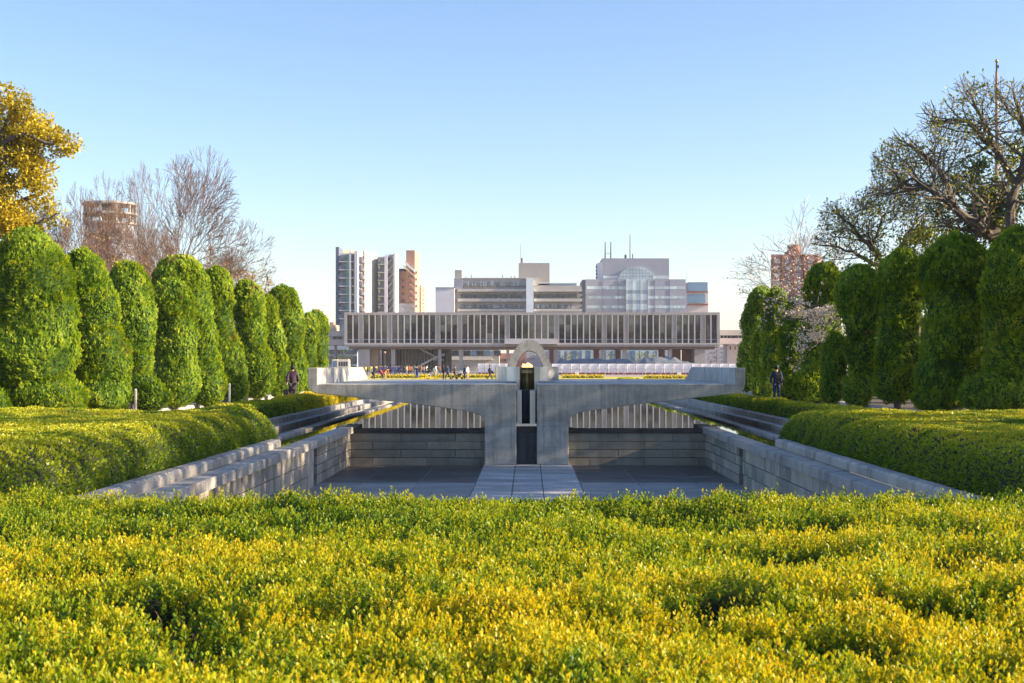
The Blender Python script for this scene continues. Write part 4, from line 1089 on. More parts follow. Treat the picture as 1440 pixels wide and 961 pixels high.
ppart('window', 'pale_glass', t, [(741, 752, 493, 505)], 383.7, .4)
t = block('street_building', 'grey glass fronted street building seen between the stilts on the right', 784, 945, 376, 12, 'wall_bluegrey', [488])
for px in (788, 797, 806, 818, 824, 830, 838, 852, 861, 870, 888, 893, 900, 912, 924):
    ppart('window', 'blue_glass' if px in (806, 824, 861, 888) else 'pale_glass', t, [(px, px+5.2, 493.5, 507)], 375.7, .4)
t = block('street_building', 'dark teal fronted street building at the left behind the parked bus', 330, 502, 380, 14, 'wall_bluegrey', [486])
for px in range(456, 500, 8): ppart('window', 'dark_glass', t, [(px, px+6, 492, 498)], 379.7, .4); 
for px in range(456, 500, 8): ppart('window', 'dark_glass', t, [(px, px+6, 501, 512)], 379.7, .4)
t = block('street_building', 'pale pink and white street building with small windows right of the last stilt', 990, 1064, 395, 12, 'wall_pink', [486])
for i, px in enumerate(range(994, 1060, 5)):
    for py in (489, 495, 501, 507): ppart('window', 'window_glass', t, [(px, px+2.4, py, py+2.6)], 394.7, .4) if (i+py) % 3 else None
# greenery between the stilts and the street
for i, (px, py, rx, ry, Yt, lb) in enumerate([(800,503,14,9,335,'small street tree seen left between the right stilts'),(862,503,11,9,338,'small street tree in the middle between the right stilts'),(905,503,18,9,336,'wide street tree near the right end between the stilts'),(925,504,14,8,340,'dark street tree beside the right stair core'),(1000,505,6,11,330,'yellowish street tree just right of the raised building'),(480,503,14,12,345,'bare-topped dark street tree behind the bus'),(452,505,14,12,345,'dark street tree left of the bus')]):
    limb_tree(lb, 'street_tree', Yt, [([(px,523,0),(px,508,0)], .25, None)], None, 300+i, 'leaf_dark', 'bark', [(px, py, rx, ry)], .5, 2.2, tint=(.2,.95), hole=.40, group='street trees behind the long building')

# ================================================================ towers behind
def tower(name, label, px, Y, group='city buildings behind'): return empty(name, (wx(px, Y), Y+6, 0), label, 'building', group)
# --- white balconied apartment tower (facets turned so the right-hand faces meet the sun)
Y = 420.0; t = tower('apartment_tower', 'tall white apartment tower with slate side, balconies and zigzag outer stair', 515, Y)
def facet(pa, pb, ya, yb, z_top, name, mat, th=.4, zbot=0, par=None, t_=.5):
    """wall slab between px pa at distance ya and px pb at distance yb"""
    A = (wx(pa, ya), ya); B = (wx(pb, yb), yb); dx, dy = B[0]-A[0], B[1]-A[1]; L = math.hypot(dx, dy); nx_, ny_ = -dy/L*th, dx/L*th
    f = MB(); f.prism_z([A, B, (B[0]+nx_, B[1]+ny_), (A[0]+nx_, A[1]+ny_)], zbot, z_top, t_); return f.build(name, M[mat], par)
Zt = wz(347.5, Y)
body = MB(); body.prism_z([(wx(472.3,Y+1.5),Y+1.5),(wx(500,Y+1.5),Y+1.5),(wx(513,Y+6),Y+6),(wx(531,Y+16),Y+16),(wx(545,Y+12),Y+12),(wx(556,Y+17),Y+17),(wx(556,Y+22),Y+22),(wx(473,Y+22),Y+22)], 0, wz(356, Y)); body.build('wall', M['wall_pale'], t)
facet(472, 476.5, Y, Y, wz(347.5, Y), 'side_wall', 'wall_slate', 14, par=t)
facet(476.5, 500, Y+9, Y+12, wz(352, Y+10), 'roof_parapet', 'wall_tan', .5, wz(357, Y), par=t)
fl = 11.45
for k in range(8):
    z1 = wz(357 + k*fl, Y); z0 = wz(357 + (k+1)*fl, Y)
    b = MB(); b.box(wx(477,Y), wx(499,Y), Y-.9, Y+1.4, z0-.15, z0+.12, .6); b.build('balcony_slab', M['wall_white'], t)
    b = MB(); b.box(wx(477,Y), wx(487,Y), Y-.8, Y-.7, z0+.12, z0+1.15, .5); b.build('balcony_rail', M['wall_slate'], t)
    b = MB(); b.box(wx(477,Y), wx(487,Y), Y+1.3, Y+1.42, z0+.3, z1-.3, .3+.5*rb.random()); b.build('window', M['window_glass'], t)
    b = MB(); b.box(wx(487.3,Y), wx(491,Y), Y-.8, Y-.7, z0+.12, z1-.2, .5); b.build('green_screen', M['green_glass'], t)
    b = MB(); b.box(wx(494.5,Y), wx(498.5,Y), Y+1.3, Y+1.42, z0+.3, z1-.3, .3); b.build('window', M['dark_glass'], t)
    b = MB(); b.box(wx(505,Y+3), wx(509,Y+3), Y+2.2, Y+5, z0+.1, z0+1.7, .3); b.build('balcony', M['wall_slate'], t)
    b = MB(); b.box(wx(509,Y+4), wx(513.5,Y+4), Y+3, Y+6.5, z0-.12, z0+.9, .5); b.build('balcony', M['wall_white'], t)
    b = MB(); b.box(wx(509.5,Y+6), wx(513,Y+6), Y+4.7, Y+6.6, z0+.9, z1-.3, .5); b.build('window', M['wall_brown'], t)
    for px in (516.2, 519.2):
        b = MB(); yy = Y+6+ (px-513)/18*10; b.box(wx(px,yy), wx(px+1.3,yy), yy-.75, yy+.8, z0+1.0, z0+2.0, .1); b.build('window', M['dark_glass'], t)
    b = MB(); b.box(wx(531.5,Y+12), wx(540.5,Y+12), Y+10.7, Y+15, z0-.12, z0+.12, .6); b.build('balcony_slab', M['wall_white'], t)
    b = MB(); b.box(wx(532,Y+12), wx(540.5,Y+12), Y+11.6, Y+15, z0+.2, z1-.2, .4); b.build('window', M['wall_slate' if k else 'window_glass'], t)
    b = MB(); b.box(wx(532,Y+12), wx(535,Y+12), Y+11.3, Y+11.55, z0+1.1, z1-.4, .5); b.build('balcony_rail', M['wall_tan'], t)
    b = MB(); A = Vector((wx(545.5,Y+12), Y+11, z0)); B = Vector((wx(553.5,Y+12), Y+11, z0+1.9))
    b.add([A, B, B+Vector((0,0,.5)), A+Vector((0,0,.5)), A+Vector((0,1,0)), B+Vector((0,1,0)), B+Vector((0,1,.5)), A+Vector((0,1,.5))], [(0,1,2,3),(7,6,5,4),(0,4,5,1),(1,5,6,2),(2,6,7,3),(3,7,4,0)]); b.build('stair_flight', M['wall_white'], t)
    b = MB(); b.box(wx(546,Y+12), wx(549.5,Y+12), Y+11.7, Y+12.6, z0+1.0, z1-.3, .2); b.build('window', M['dark_glass'], t)
b = MB(); b.box(wx(491.5,Y), wx(494,Y), Y-1, Y+1.3, 0, wz(354.5,Y)); b.build('column', M['wall_pale'], t)
b = MB(); b.box(wx(499,Y), wx(503.5,Y), Y-1, Y+2, 0, wz(353.5,Y)); b.build('column', M['wall_pale'], t)
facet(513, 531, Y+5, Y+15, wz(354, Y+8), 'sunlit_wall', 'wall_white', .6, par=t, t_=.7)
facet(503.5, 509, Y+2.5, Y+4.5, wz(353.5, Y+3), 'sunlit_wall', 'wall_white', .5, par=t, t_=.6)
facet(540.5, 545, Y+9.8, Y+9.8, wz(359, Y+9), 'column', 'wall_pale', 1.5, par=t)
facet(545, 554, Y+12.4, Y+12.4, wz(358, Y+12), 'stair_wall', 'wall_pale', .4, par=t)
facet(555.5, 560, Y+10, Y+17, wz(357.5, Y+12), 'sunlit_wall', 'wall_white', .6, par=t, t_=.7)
for px in (508, 515, 529, 543, 549, 555): 
    b = MB(); b.tube([(wx(px,Y+12), Y+12, wz(356,Y)), (wx(px,Y+12), Y+12, wz(352,Y))], .06, 4); b.build('antenna', M['metal_dark'], t)
# --- brown tower
Y = 440.0; t = tower('apartment_tower', 'brown tiled tower with a blank upper shaft and sloping stair roof beside the white tower', 578, Y)
b = MB(); b.prism_z([(wx(571,Y),Y),(wx(583.3,Y),Y),(wx(590,Y+9),Y+9),(wx(588,Y+16),Y+16),(wx(571,Y+16),Y+16)], 0, wz(352.3,Y)); b.build('shaft', M['wall_brown_light'], t)
ppart('shaft_face', 'wall_brown', t, [(571, 583.2, 352.6, 372)], Y-.25, .2)  # darker brown on the front only, painting its unlit side
ppart('wall', 'wall_brown', t, [(561, 571.5, 382, 440.5)], Y-1, 10); ppart('roof_box', 'wall_slate', t, [(561, 569, 378, 384)], Y+2, 6)
ppart('wall', 'wall_brown', t, [(571.6, 583.5, 380, 440.5)], Y-2, 2)
f = MB(); A = (wx(569.5,Y), wz(371,Y)); B = (wx(584,Y), wz(384,Y)); f.prism_y([(A[0],A[1]),(B[0],B[1]),(B[0],B[1]+.9),(A[0],A[1]+.9)], Y-3.2, Y-.3); f.build('sloping_roof', M['wall_pale'], t)
f = MB(); A = (wx(568.5,Y), wz(376,Y)); B = (wx(584,Y), wz(391,Y)); f.prism_y([(A[0],A[1]),(B[0],B[1]),(B[0],B[1]+.6),(A[0],A[1]+.6)], Y-3.2, Y-1.9); f.build('sloping_roof', M['wall_tan'], t)
for k in range(6):
    py = 388 + k*9.4
    ppart('window', 'metal_dark', t, [(565, 567.5, py+5, py+8)], Y-1.2, .3); ppart('window', 'metal_dark', t, [(574, 577, py, py+3)], Y-2.2, .3)
    f = MB(); A = (wx(576,Y), wz(py+2,Y)); B = (wx(583.5,Y), wz(py+9,Y)); f.prism_y([(A[0],A[1]-.2),(B[0],B[1]-.2),(B[0],B[1]+.3),(A[0],A[1]+.3)], Y-2.6, Y-2.05); f.build('stair_rail', M['wall_brown_light'], t)
    ppart('balcony', 'wall_rust', t, [(584, 586, py-6, py-3)], Y+1, 1.5)
ppart('lower_wall', 'wall_violet_dark', t, [(561, 583.4, 427, 440.5)], Y-2.4, .3)
Y = 455.0; t = tower('apartment_tower', 'slim tan apartment block with balconies right of the brown tower', 594, Y)
b = MB(); b.prism_z([(wx(589,Y),Y),(wx(592,Y),Y),(wx(598.8,Y+9),Y+9),(wx(597,Y+14),Y+14),(wx(589,Y+14),Y+14)], 0, wz(402,Y)); b.build('wall', M['wall_tan'], t)
for k in range(6): ppart('balcony', 'wall_brown', t, [(589.5, 591.8, 405+k*6, 408+k*6)], Y-.6, .5)
for k in range(6):
    f = MB(); f.box(wx(594,Y+4), wx(597,Y+4), Y+2.5, Y+5.5, wz(408+k*6,Y)-.1, wz(408+k*6,Y)+.1); f.build('balcony_slab', M['wall_cream'], t)

# --- long grey banded building
Y = 380.0; t = tower('office_building', 'wide grey banded office block with a central white strip and roof boxes', 728, Y)
ppart('side_block', 'wall_pale', t, [(612.5, 639, 405, 445)], Y-2, 18); ppart('side_cap', 'metal_dark', t, [(612.3, 639.4, 404.3, 405)], Y-2.2, 18.4)
ppart('wall', 'wall_greige', t, [(640, 818, 402, 445)], Y+1.2, 20); ppart('upper_wall', 'wall_greige', t, [(641.5, 756.5, 391.3, 402)], Y+.8, 18)
ppart('roof_edge', 'wall_greige_light', t, [(641, 757, 390.8, 391.8)], Y+.6, 18.5)
ppart('roof_box', 'wall_greige', t, [(639.5, 649.5, 380, 391)], Y+1, 8); ppart('roof_box', 'wall_greige', t, [(729.3, 772.8, 370, 401)], Y+4, 12)
ppart('pipe_bay', 'wall_violet_dark', t, [(638.5, 650.5, 391.8, 407)], Y+.3, .5)
for (p0, p1) in ((406.5, 410.2), (420.0, 424.2), (434.6, 438.2)):
    for (a, c) in ((643.5, 739.8), (750.8, 818.6)):
        ppart('ledge', 'wall_greige_light', t, [(a, c, p0, p1)], Y-.3, 1.4)
for (p0, p1, mt) in ((396, 402.5, 'window_glass'), (414, 420, 'dark_glass'), (428.5, 433.5, 'window_glass')):
    x = 648 if p0 < 400 else 647.5
    while x < 816:
        w = 11.5 if rb.random() < .6 else 6
        if x+w > 737.5 and x < 752: x = 752.5; continue
        if p0 < 400 and x > 735: break
        if x+w > 817: break
        f = MB(); n_ = int(w//2)
        for q_ in range(n_):
            pbox(f, x+q_*w/n_+.15, x+(q_+1)*w/n_-.25, p0, p1, Y+.55, .5, rb.choice((.2,.35,.5,.8,1.0)))
        f.build('window', M[mt], t); x += w+1.8
ppart('white_strip', 'white_band', t, [(740, 750.3, 391, 445)], Y-1.4, 3)
ppart('roof_room', 'wall_bluegrey', t, [(757.5, 811, 398.5, 406)], Y+4, 10); ppart('roof_room_edge', 'white_band', t, [(757.5, 811.4, 397.8, 398.8)], Y+3.8, 10)
ppart('chimney', 'wall_rust', t, [(732.6, 735, 363, 370)], Y+6, 1); 
for (px, pt, pb) in ((661.5,384,391),(706,385,391),(718.5,386.5,391),(723.5,386,391),(731.5,341,370),(745.5,367,370),(654,387,391)):
    f = MB(); f.tube([(wx(px,Y), Y+6, wz(pb,Y)), (wx(px,Y), Y+6, wz(pt,Y))], .10 if pt > 345 else .05, 4); f.build('antenna', M['metal_dark'], t)
for k in range(4): ppart('drain_vent', 'metal_dark', t, [(816.5, 818.8, 409+k*7.5, 413+k*7.5)], Y+.9, 1)

# --- violet office with round glazed bay
Y = 400.0; t = tower('office_building', 'violet-grey stepped office tower with a half-round glazed centre', 893, Y)
ppart('wall', 'wall_violet', t, [(823.5, 964.3, 393, 446)], Y, 22); ppart('upper_wall', 'wall_violet_dark', t, [(847, 941, 363.5, 393)], Y+.8, 18)
b = MB(); b.prism_z([(wx(838,Y+9),Y+9),(wx(847,Y+1.2),Y+1.2),(wx(847,Y+16),Y+16),(wx(838,Y+16),Y+16)], 0, wz(368,Y)); b.build('side_wall', M['wall_pale'], t)
ppart('side_block', 'wall_slate', t, [(818.8, 823.4, 393.5, 446)], Y+1, 18)
for k in range(4): ppart('balcony', 'wall_slate', t, [(838, 841.5, 374+k*5, 377+k*5)], Y+7.5, 1)
for (p0, p1) in ((402.8,407), (416.5,420.3), (429.8,433.8)):
    for (a, c) in ((825, 847.3), (847.8, 869), (869.5, 879.8), (910.5, 921), (921.5, 942), (942.5, 952), (952.5, 963.7)):
        g = MB(); n_ = max(1, int((c-a)//3.6))
        for q_ in range(n_): pbox(g, a+(c-a)*q_/n_+.1, a+(c-a)*(q_+1)/n_-.1, p0, p1, Y-.05, .1, .4+.5*rb.random())
        g.build('window', M['pale_glass'], t)
for (a, c) in ((848, 869), (918, 940.6)): ppart('window', 'pale_glass', t, [(a, c, 388, 392.2, .7)], Y+.7, .1)
for (p0, p1, mt, tt) in ((393,408.5,'pale_glass',.7),(408.7,413,'wall_bluegrey',.6),(413.2,422.5,'pale_glass',.75),(422.7,427,'wall_bluegrey',.6),(427.2,436,'pale_glass',.9),(436.2,446,'wall_violet',.6)):
    ppart('bay_panel', mt, t, [(880.2, 910, p0, p1, tt)], Y-1.1, 1)
# half-round top window
g = MB(); cx_, n = 894.8, 22; cz = wz(393, Y); pts = [(wx(cx_+25.5*math.cos(math.pi*i/n), Y), cz + 3.65*math.sin(math.pi*i/n)) for i in range(n+1)]
g.prism_y(pts[::-1], Y+.35, Y+.75, .7)
g2 = g.build('half_round_window', M['pale_glass'], t)
fr = MB()
for i in range(-5, 6):
    x = wx(cx_+i*4.6, Y); hh = 3.65*math.sqrt(max(0, 1-(i*4.6/25.5)**2)); fr.box(x-.06, x+.06, Y+.27, Y+.345, cz, cz+hh)
for hz in (.9, 1.8, 2.7): 
    w = 25.5*math.sqrt(1-(hz/3.65)**2); fr.box(wx(cx_-w, Y), wx(cx_+w, Y), Y+.262, Y+.34, cz+hz-.06, cz+hz+.06)
fr.build('window_bars', M['wall_violet_dark'], g2)
fr = MB()
for px in (847.5, 869.3, 880, 889, 900, 910.2, 921.2, 942.2): fr.box(wx(px,Y)-.05, wx(px,Y)+.05, Y-1.2 if 880 <= px <= 911 else Y-.12, Y-.0, wz(446,Y), wz(394,Y))
fr.build('facade_joints', M['wall_violet_dark'], t)
for (px, pt, r_) in ((853.2,337,.14),(861.3,337,.14),(888.8,326,.10),(892.6,354,.14)):
    f = MB(); f.tube([(wx(px,Y), Y+8, wz(364,Y)), (wx(px,Y), Y+8, wz(pt,Y))], [r_*1.6, r_], 5); f.build('antenna', M['metal_dark'], t)
f = MB(); f.box(wx(853.2,Y), wx(861.3,Y), Y+7.9, Y+8.1, wz(353.5,Y), wz(353,Y)); f.cyl((wx(882.5,Y), Y+8), .35, wz(364,Y), wz(355.5,Y), 10); f.build('roof_mast_brace', M['metal_dark'], t)
Y = 430.0; t = tower('office_building', 'small office block with two blue glass panels at the right end of the skyline', 981, Y)
ppart('wall', 'wall_pink', t, [(966.5, 995.8, 410, 446)], Y, 14); ppart('wall_top', 'wall_violet', t, [(968, 995.2, 397, 410)], Y+.4, 12)
ppart('glass_panel', 'blue_glass', t, [(968.3, 994.8, 397.4, 409.6, .6)], Y+.2, .15); ppart('glass_panel', 'blue_glass', t, [(966, 992, 414, 426.5, .55)], Y-.25, .2)
ppart('ledge', 'wall_rust', t, [(966, 996, 410, 411.8)], Y-.5, .4); ppart('ledge', 'wall_rust', t, [(966, 996, 427.5, 429.5)], Y-.5, .4)
f = MB(); f.tube([(wx(967.5,Y), Y+3, wz(410,Y)), (wx(967.5,Y), Y+3, wz(380,Y))], .05, 4); f.build('antenna', M['metal_dark'], t)
t = tower('house', 'tiny pale house top left of the annex wing', 466, 400); ppart('wall', 'wall_tan', t, [(461, 472, 457, 470)], 400, 8); ppart('roof', 'wall_brown_light', t, [(463.5, 469, 453.5, 457)], 402, 4)
# --- right: red-brown apartment block
Y = 260.0; t = tower('apartment_tower', 'red-brown brick apartment block rising behind the blossom at the right', 1120, Y)
b = MB(); b.prism_z([(wx(1084,Y),Y),(wx(1150,Y),Y),(wx(1156,Y+9),Y+9),(wx(1150,Y+14),Y+14),(wx(1084,Y+14),Y+14)], 0, wz(358,Y)); b.build('wall', M['wall_redbrown'], t)
b = MB(); b.cyl((wx(1125.5,Y), Y+6), 1.32, wz(359,Y), wz(341,Y), 20); b.build('roof_drum', M['wall_redbrown'], t)
ppart('roof_box', 'wall_brown', t, [(1110, 1116, 352, 358)], Y+3, 5)
for k in range(7):
    for (a, c) in ((1088.5, 1096), (1104, 1110), (1119, 1126), (1136, 1142)):
        ppart('window', 'wall_cream' if a < 1090 else 'window_glass', t, [(a, c, 364+k*10, 370.5+k*10)], Y-.12, .3)
for px in (1100, 1117, 1131): ppart('pilaster', 'wall_brown', t, [(px, px+2, 358.5, 440)], Y-.3, .28)
f = MB(); f.tube([(wx(1119,Y), Y+6, wz(358,Y)), (wx(1119,Y), Y+6, wz(332,Y))], .05, 4); f.build('antenna', M['metal_dark'], t)
# --- left: round tower under construction with open crown
Y = 235.0; t = tower('apartment_tower', 'pale round-fronted tower with an open framed crown behind the bare trees', 142, Y)
cx0 = wx(140, Y)
b = MB(); b.cyl((cx0, Y+6), 4.15, 0, wz(312,Y), 24); b.build('wall', M['wall_violet_dark'], t)
for k, py in enumerate((283.5, 298, 312)):
    b = MB(); b.cyl((cx0, Y+6), 4.6, wz(py,Y), wz(py,Y)+.35, 24); b.build('floor_ring', M['wall_greige'], t)
for k in range(10):
    a = 6.28*k/10+.2; b = MB(); b.box(cx0+4.2*math.cos(a)-.18, cx0+4.2*math.cos(a)+.18, Y+6+4.2*math.sin(a)-.18, Y+6+4.2*math.sin(a)+.18, wz(312,Y), wz(283.5,Y)); b.build('crown_post', M['wall_greige'], t)
b = MB(); b.cyl((cx0, Y+6), 1.4, wz(312,Y), wz(288,Y), 14); b.build('crown_core', M['wall_greige_light'], t)
for k in range(12): 
    b = MB(); b.cyl((cx0, Y+6), 4.22, wz(320+k*13,Y)-.8, wz(320+k*13,Y), 24); b.build('window_band', M['window_glass'], t)

# ================================================================ plaza furniture
g = MB(); g.add([(-70,168,.010),(70,168,.010),(70,206,.010),(-70,206,.010)], [(0,1,2,3)]); tag(g.build('lawn', M['lawn']), kind='structure')
g = MB(); g.add([(-160,206.1,.012),(160,206.1,.012),(160,330,.012),(-160,330,.012)], [(0,1,2,3)]); tag(g.build('plaza', M['plaza']), kind='structure')
for (a, c, Y, lb) in ((905,982,178,'rounded yellow-green lawn hedge in front of the white fence on the right'),(520,600,186,'long yellow lawn hedge behind the bending people on the left'),(600,700,190,'long yellow lawn hedge behind the stroller group'),(790,850,184,'yellow lawn strip hedge right of the arch')):
    hx0, hx1 = wx(a, Y), wx(c, Y); r = np.random.default_rng(int(a)); t = empty('lawn_hedge', ((hx0+hx1)/2, Y, 0), lb, 'hedge', 'low lawn hedges in the plaza')
    n = int((hx1-hx0)*90); X = r.uniform(hx0, hx1, n); a_ = r.uniform(0, math.pi, n); P = np.stack([X, Y+.6+.6*np.cos(a_), .34*np.sin(a_)], 1)
    Nn = np.stack([np.zeros(n), np.cos(a_), np.sin(a_)], 1); D = unit(Nn+r.normal(size=(n,3))*.5); S = unit(np.cross(D, r.normal(size=(n,3))))
    np_mesh('foliage', *leaf_arrays(P, D, S, .16+.1*r.random(n), .12+.06*r.random(n), np.clip(.8+.3*r.random(n), 0, 1)), M['leaf_hedge'], t)
    b = MB(); b.prism_y([(hx0,0.0),(hx1,0),(hx1-.2,.31),(hx0+.2,.31)], Y+.2, Y+1.0); b.build('inner_growth', M['lawn_green'], t)
# white hoarding
def hoarding(label, pa, pb, Y, ptop, step, posts=True):
    t = empty('construction_fence', (wx((pa+pb)/2, Y), Y, 0), label, 'fence', 'white construction fences'); z1 = wz(ptop, Y)
    x = pa
    while x < pb-.5:
        x2 = min(x+step, pb)
        b = MB(); b.box(wx(x,Y)+.03, wx(x2,Y)-.03, Y, Y+.08, .32, z1, .5+.3*rb.random()); b.build('panel', M['hoarding'], t)
        if posts:
            b = MB(); b.box(wx(x,Y)-.05, wx(x,Y)+.05, Y-.12, Y-.02, 0, z1+.05); b.tube([(wx(x,Y), Y-.1, 1.3), (wx(x,Y)-.6, Y-1.1, .1)], .025, 4); b.build('post', M['wall_violet_dark'], t)
        x = x2
    b = MB(); b.box(wx(pa,Y), wx(pb,Y), Y-.06, Y-.01, z1*.52-.03, z1*.52+.03); b.build('rail', M['wall_pink'], t)
    b = MB(); x = pa
    while x < pb-1: b.box(wx(x+.5,Y), wx(min(x+8.6,pb),Y), Y-.5, Y-.15, 0, .34, .3+.5*rb.random()); x += 9.4
    b.build('skirt', M['red_skirt'], t)
hoarding('long white panelled construction fence with thin posts and dark red foot, right of the arch', 776, 1105, 246, 511.8, 13.1)
hoarding('short white construction fence panels left of the arch behind the bending person', 672, 716, 250, 511.5, 9.5)
# grey netting covered heaps behind the fence
for i, (a, c, pt, Y, lb) in enumerate(((770, 905, 505.5, 262, 'long low heap under crumpled grey netting behind the white fence'), (893, 1002, 503.6, 258, 'higher tapering heap under grey netting at the right end of the white fence'))):
    r = np.random.default_rng(90+i); nx_, ny_ = 60, 10; gx = np.linspace(wx(a,Y), wx(c,Y), nx_); gy = np.linspace(Y, Y+9, ny_); GX, GY = np.meshgrid(gx, gy); P = np.stack([GX.ravel(), GY.ravel(), GX.ravel()*0], 1)
    u = (P[:,0]-gx[0])/(gx[-1]-gx[0]); v = (P[:,1]-Y)/9; hh = (wz(pt,Y))*np.sin(np.pi*np.clip(v*.9+.05,0,1))**.5*np.clip(np.minimum(u*7, (1-u)*(2.4 if i else 8)), 0, 1)**.7
    P[:,2] = hh*(.86+.3*vnoise(P, .8, 3)) ; a_, b_ = np.meshgrid(np.arange(ny_-1), np.arange(nx_-1), indexing='ij'); i0 = (a_*nx_+b_).ravel()
    M.get('netting') or simple('netting', (.15,.17,.20), .6, var=.3, scale=1.2, spec=.6, bump=.6)
    o = np_mesh('covered_heap', P, np.stack([i0, i0+1, i0+nx_+1, i0+nx_], 1), np.full(len(P), .5), M['netting']); tag(o, lb, 'covered heap', 'heaps under netting')
def info_board(px, py0, py1, Y, label):
    t = empty('notice_board', (wx(px,Y), Y, 0), label, 'sign', 'small notice boards on the lawn')
    b = MB(); z0, z1 = wz(py1,Y), wz(py0,Y); b.box(wx(px,Y)-.28, wx(px,Y)+.28, Y-.03, Y+.03, max(z0,.15), z1, .7); b.build('panel', M['white_paint'], t)
    for k in range(3):
        l_ = MB(); zz = z1 - (z1-max(z0,.15))*(.25+.22*k); l_.box(wx(px,Y)-.2, wx(px,Y)+.16, Y-.036, Y-.031, zz-.015, zz+.015); l_.build('text_line', M['wall_violet'], t)
    for s_ in (-.2, .2):
        p_ = MB(); p_.box(wx(px,Y)+s_-.02, wx(px,Y)+s_+.02, Y-.02, Y+.02, 0, max(z0,.15)); p_.build('leg', M['metal_dark'], t)
info_board(811.5, 522.8, 528.5, 205, 'small white notice board on the lawn just right of the arch')
info_board(955, 524, 530, 196, 'small white notice board on the lawn near the right parapet')
# flag pole behind the right trees
Y = 78.0; t = empty('flagpole', (wx(1401.5,Y), Y, 0), 'tall pinkish flagpole with a gold ball, standing behind the upper right tree', 'flagpole')
b = MB(); xx = wx(1401.5,Y); b.tube([(xx,Y,0),(xx,Y,wz(240,Y)),(xx,Y,wz(101,Y))], [.14,.115,.075], 12); b.build('pole', M['wall_brown_light'], t)
b = MB(); b.tube([(xx,Y,wz(101,Y)),(xx,Y,wz(88,Y))], [.05,.045], 8); b.box(xx+.0, xx+.12, Y-.03, Y+.03, wz(96,Y), wz(92,Y)); b.build('pole_head', M['metal_dark'], t)
mt_, nt, nd, lk = newmat('gold'); principled(nt, (.65,.42,.10), .25, 1.0); M['gold'] = mt_
b = MB(); b.lathe((xx,Y,wz(88.5,Y)), [(.10*math.sin(math.pi*i/10)+.001, .10-.10*math.cos(math.pi*i/10)) for i in range(11)], 14); b.build('gold_ball', M['gold'], t, smooth=True)
# marker posts among the left trees
for (px, p0, p1, Y, lb) in ((190.5, 549, 566, 47.3, 'short pale wooden post between the third and fourth clipped trees on the left'), (322.5, 541, 563, 61, 'thin pale post between the sixth and seventh clipped trees on the left'), (106.5, 553, 566, 44, 'small pale stub post beside the second clipped tree on the left')):
    t = empty('marker_post', (wx(px,Y), Y-1.2, 0), lb, 'post', 'marker posts'); b = MB(); b.cyl((wx(px,Y-1.2), Y-1.2), .05, 0, wz(p0,Y-1.2), 10, t=.6); b.build('shaft', M['wall_cream'], t)
    b = MB(); b.cyl((wx(px,Y-1.2), Y-1.2), .055, wz(p0,Y-1.2), wz(p0,Y-1.2)+.05, 10, .03, t=.6); b.build('cap', M['white_paint'], t)
# street lamps right of the building
for i, (px, pt, Y, lb) in enumerate(((1022, 486, 300, 'tall dark street lamp standing right of the long building'), (1008, 489, 320, 'dark street lamp close to the last stilt'), (541, 497, 290, 'lamp post with an orange globe under the left end of the long building'))):
    t = empty('street_lamp', (wx(px,Y), Y, 0), lb, 'street lamp', 'street lamps'); b = MB(); b.tube([(wx(px,Y),Y,0),(wx(px,Y),Y,wz(pt,Y))], [.09,.06], 6); b.build('pole', M['metal_dark'], t)
    b = MB()
    if i < 2: b.box(wx(px,Y)-.5, wx(px,Y)+.5, Y-.12, Y+.12, wz(pt,Y)-.05, wz(pt,Y)+.12)
    else: b.lathe((wx(px,Y),Y,wz(pt,Y)-.1), [(.02,0),(.25,.15),(.25,.4),(.02,.55)], 10)
    b.build('lamp_head', M['metal_dark' if i < 2 else 'wall_brown_light'], t)
# ---------------------------------------------------------------- vehicles
def bus(px0, px1, Y, label):
    t = empty('parked_bus', (wx((px0+px1)/2,Y), Y, 0), label, 'bus'); w = wx(px1,Y)-wx(px0,Y); xa = wx(px0,Y); hh = 2.9; cut = xa+w*.34
    b = MB(); b.cbox(xa, cut, Y, Y+2.3, .35, hh, .12, .6); b.cbox(cut-.02, xa+w, Y+.1, Y+2.3, .36, hh-.03, .12, .6); b.build('body', M['wall_cream'], t)
    b = MB(); b.box(xa+.12, cut-.12, Y-.03, Y+.02, 1.25, 2.55, .5); b.build('windscreen', M['blue_glass'], t)
    n = 4
    for k in range(n):
        g = MB(); u0 = cut+.15+(w*.66-.3)*k/n; u1 = cut+.05+(w*.66-.3)*(k+1)/n; g.box(u0, u1, Y+.07, Y+.12, 1.45, 2.4, .3); g.build('window', M['dark_glass'], t)
    for x in (xa+.9, xa+w-.9):
        g = MB(); m_ = 14; g.add([(x+.42*math.cos(6.283*i/m_), Y-.01+j*.3, .42+.42*math.sin(6.283*i/m_)) for j in (0,1) for i in range(m_)], [tuple(range(m_-1,-1,-1)), tuple(range(m_,2*m_))]+[(i,(i+1)%m_,m_+(i+1)%m_,m_+i) for i in range(m_)]); o = g.build('wheel', M['rubber'], t)
    for x in (xa+.2, cut-.35):
        g = MB(); g.box(x, x+.2, Y-.04, Y+.01, .7, .85, 1); g.build('headlight', M['white_paint'], t)
    g = MB(); g.box(xa+.05, cut-.05, Y-.06, Y-.005, .38, .55); g.build('bumper', M['wall_greige'], t)
    return t
bus(466.8, 490.5, 296, 'small white and blue coach parked left of the long building')
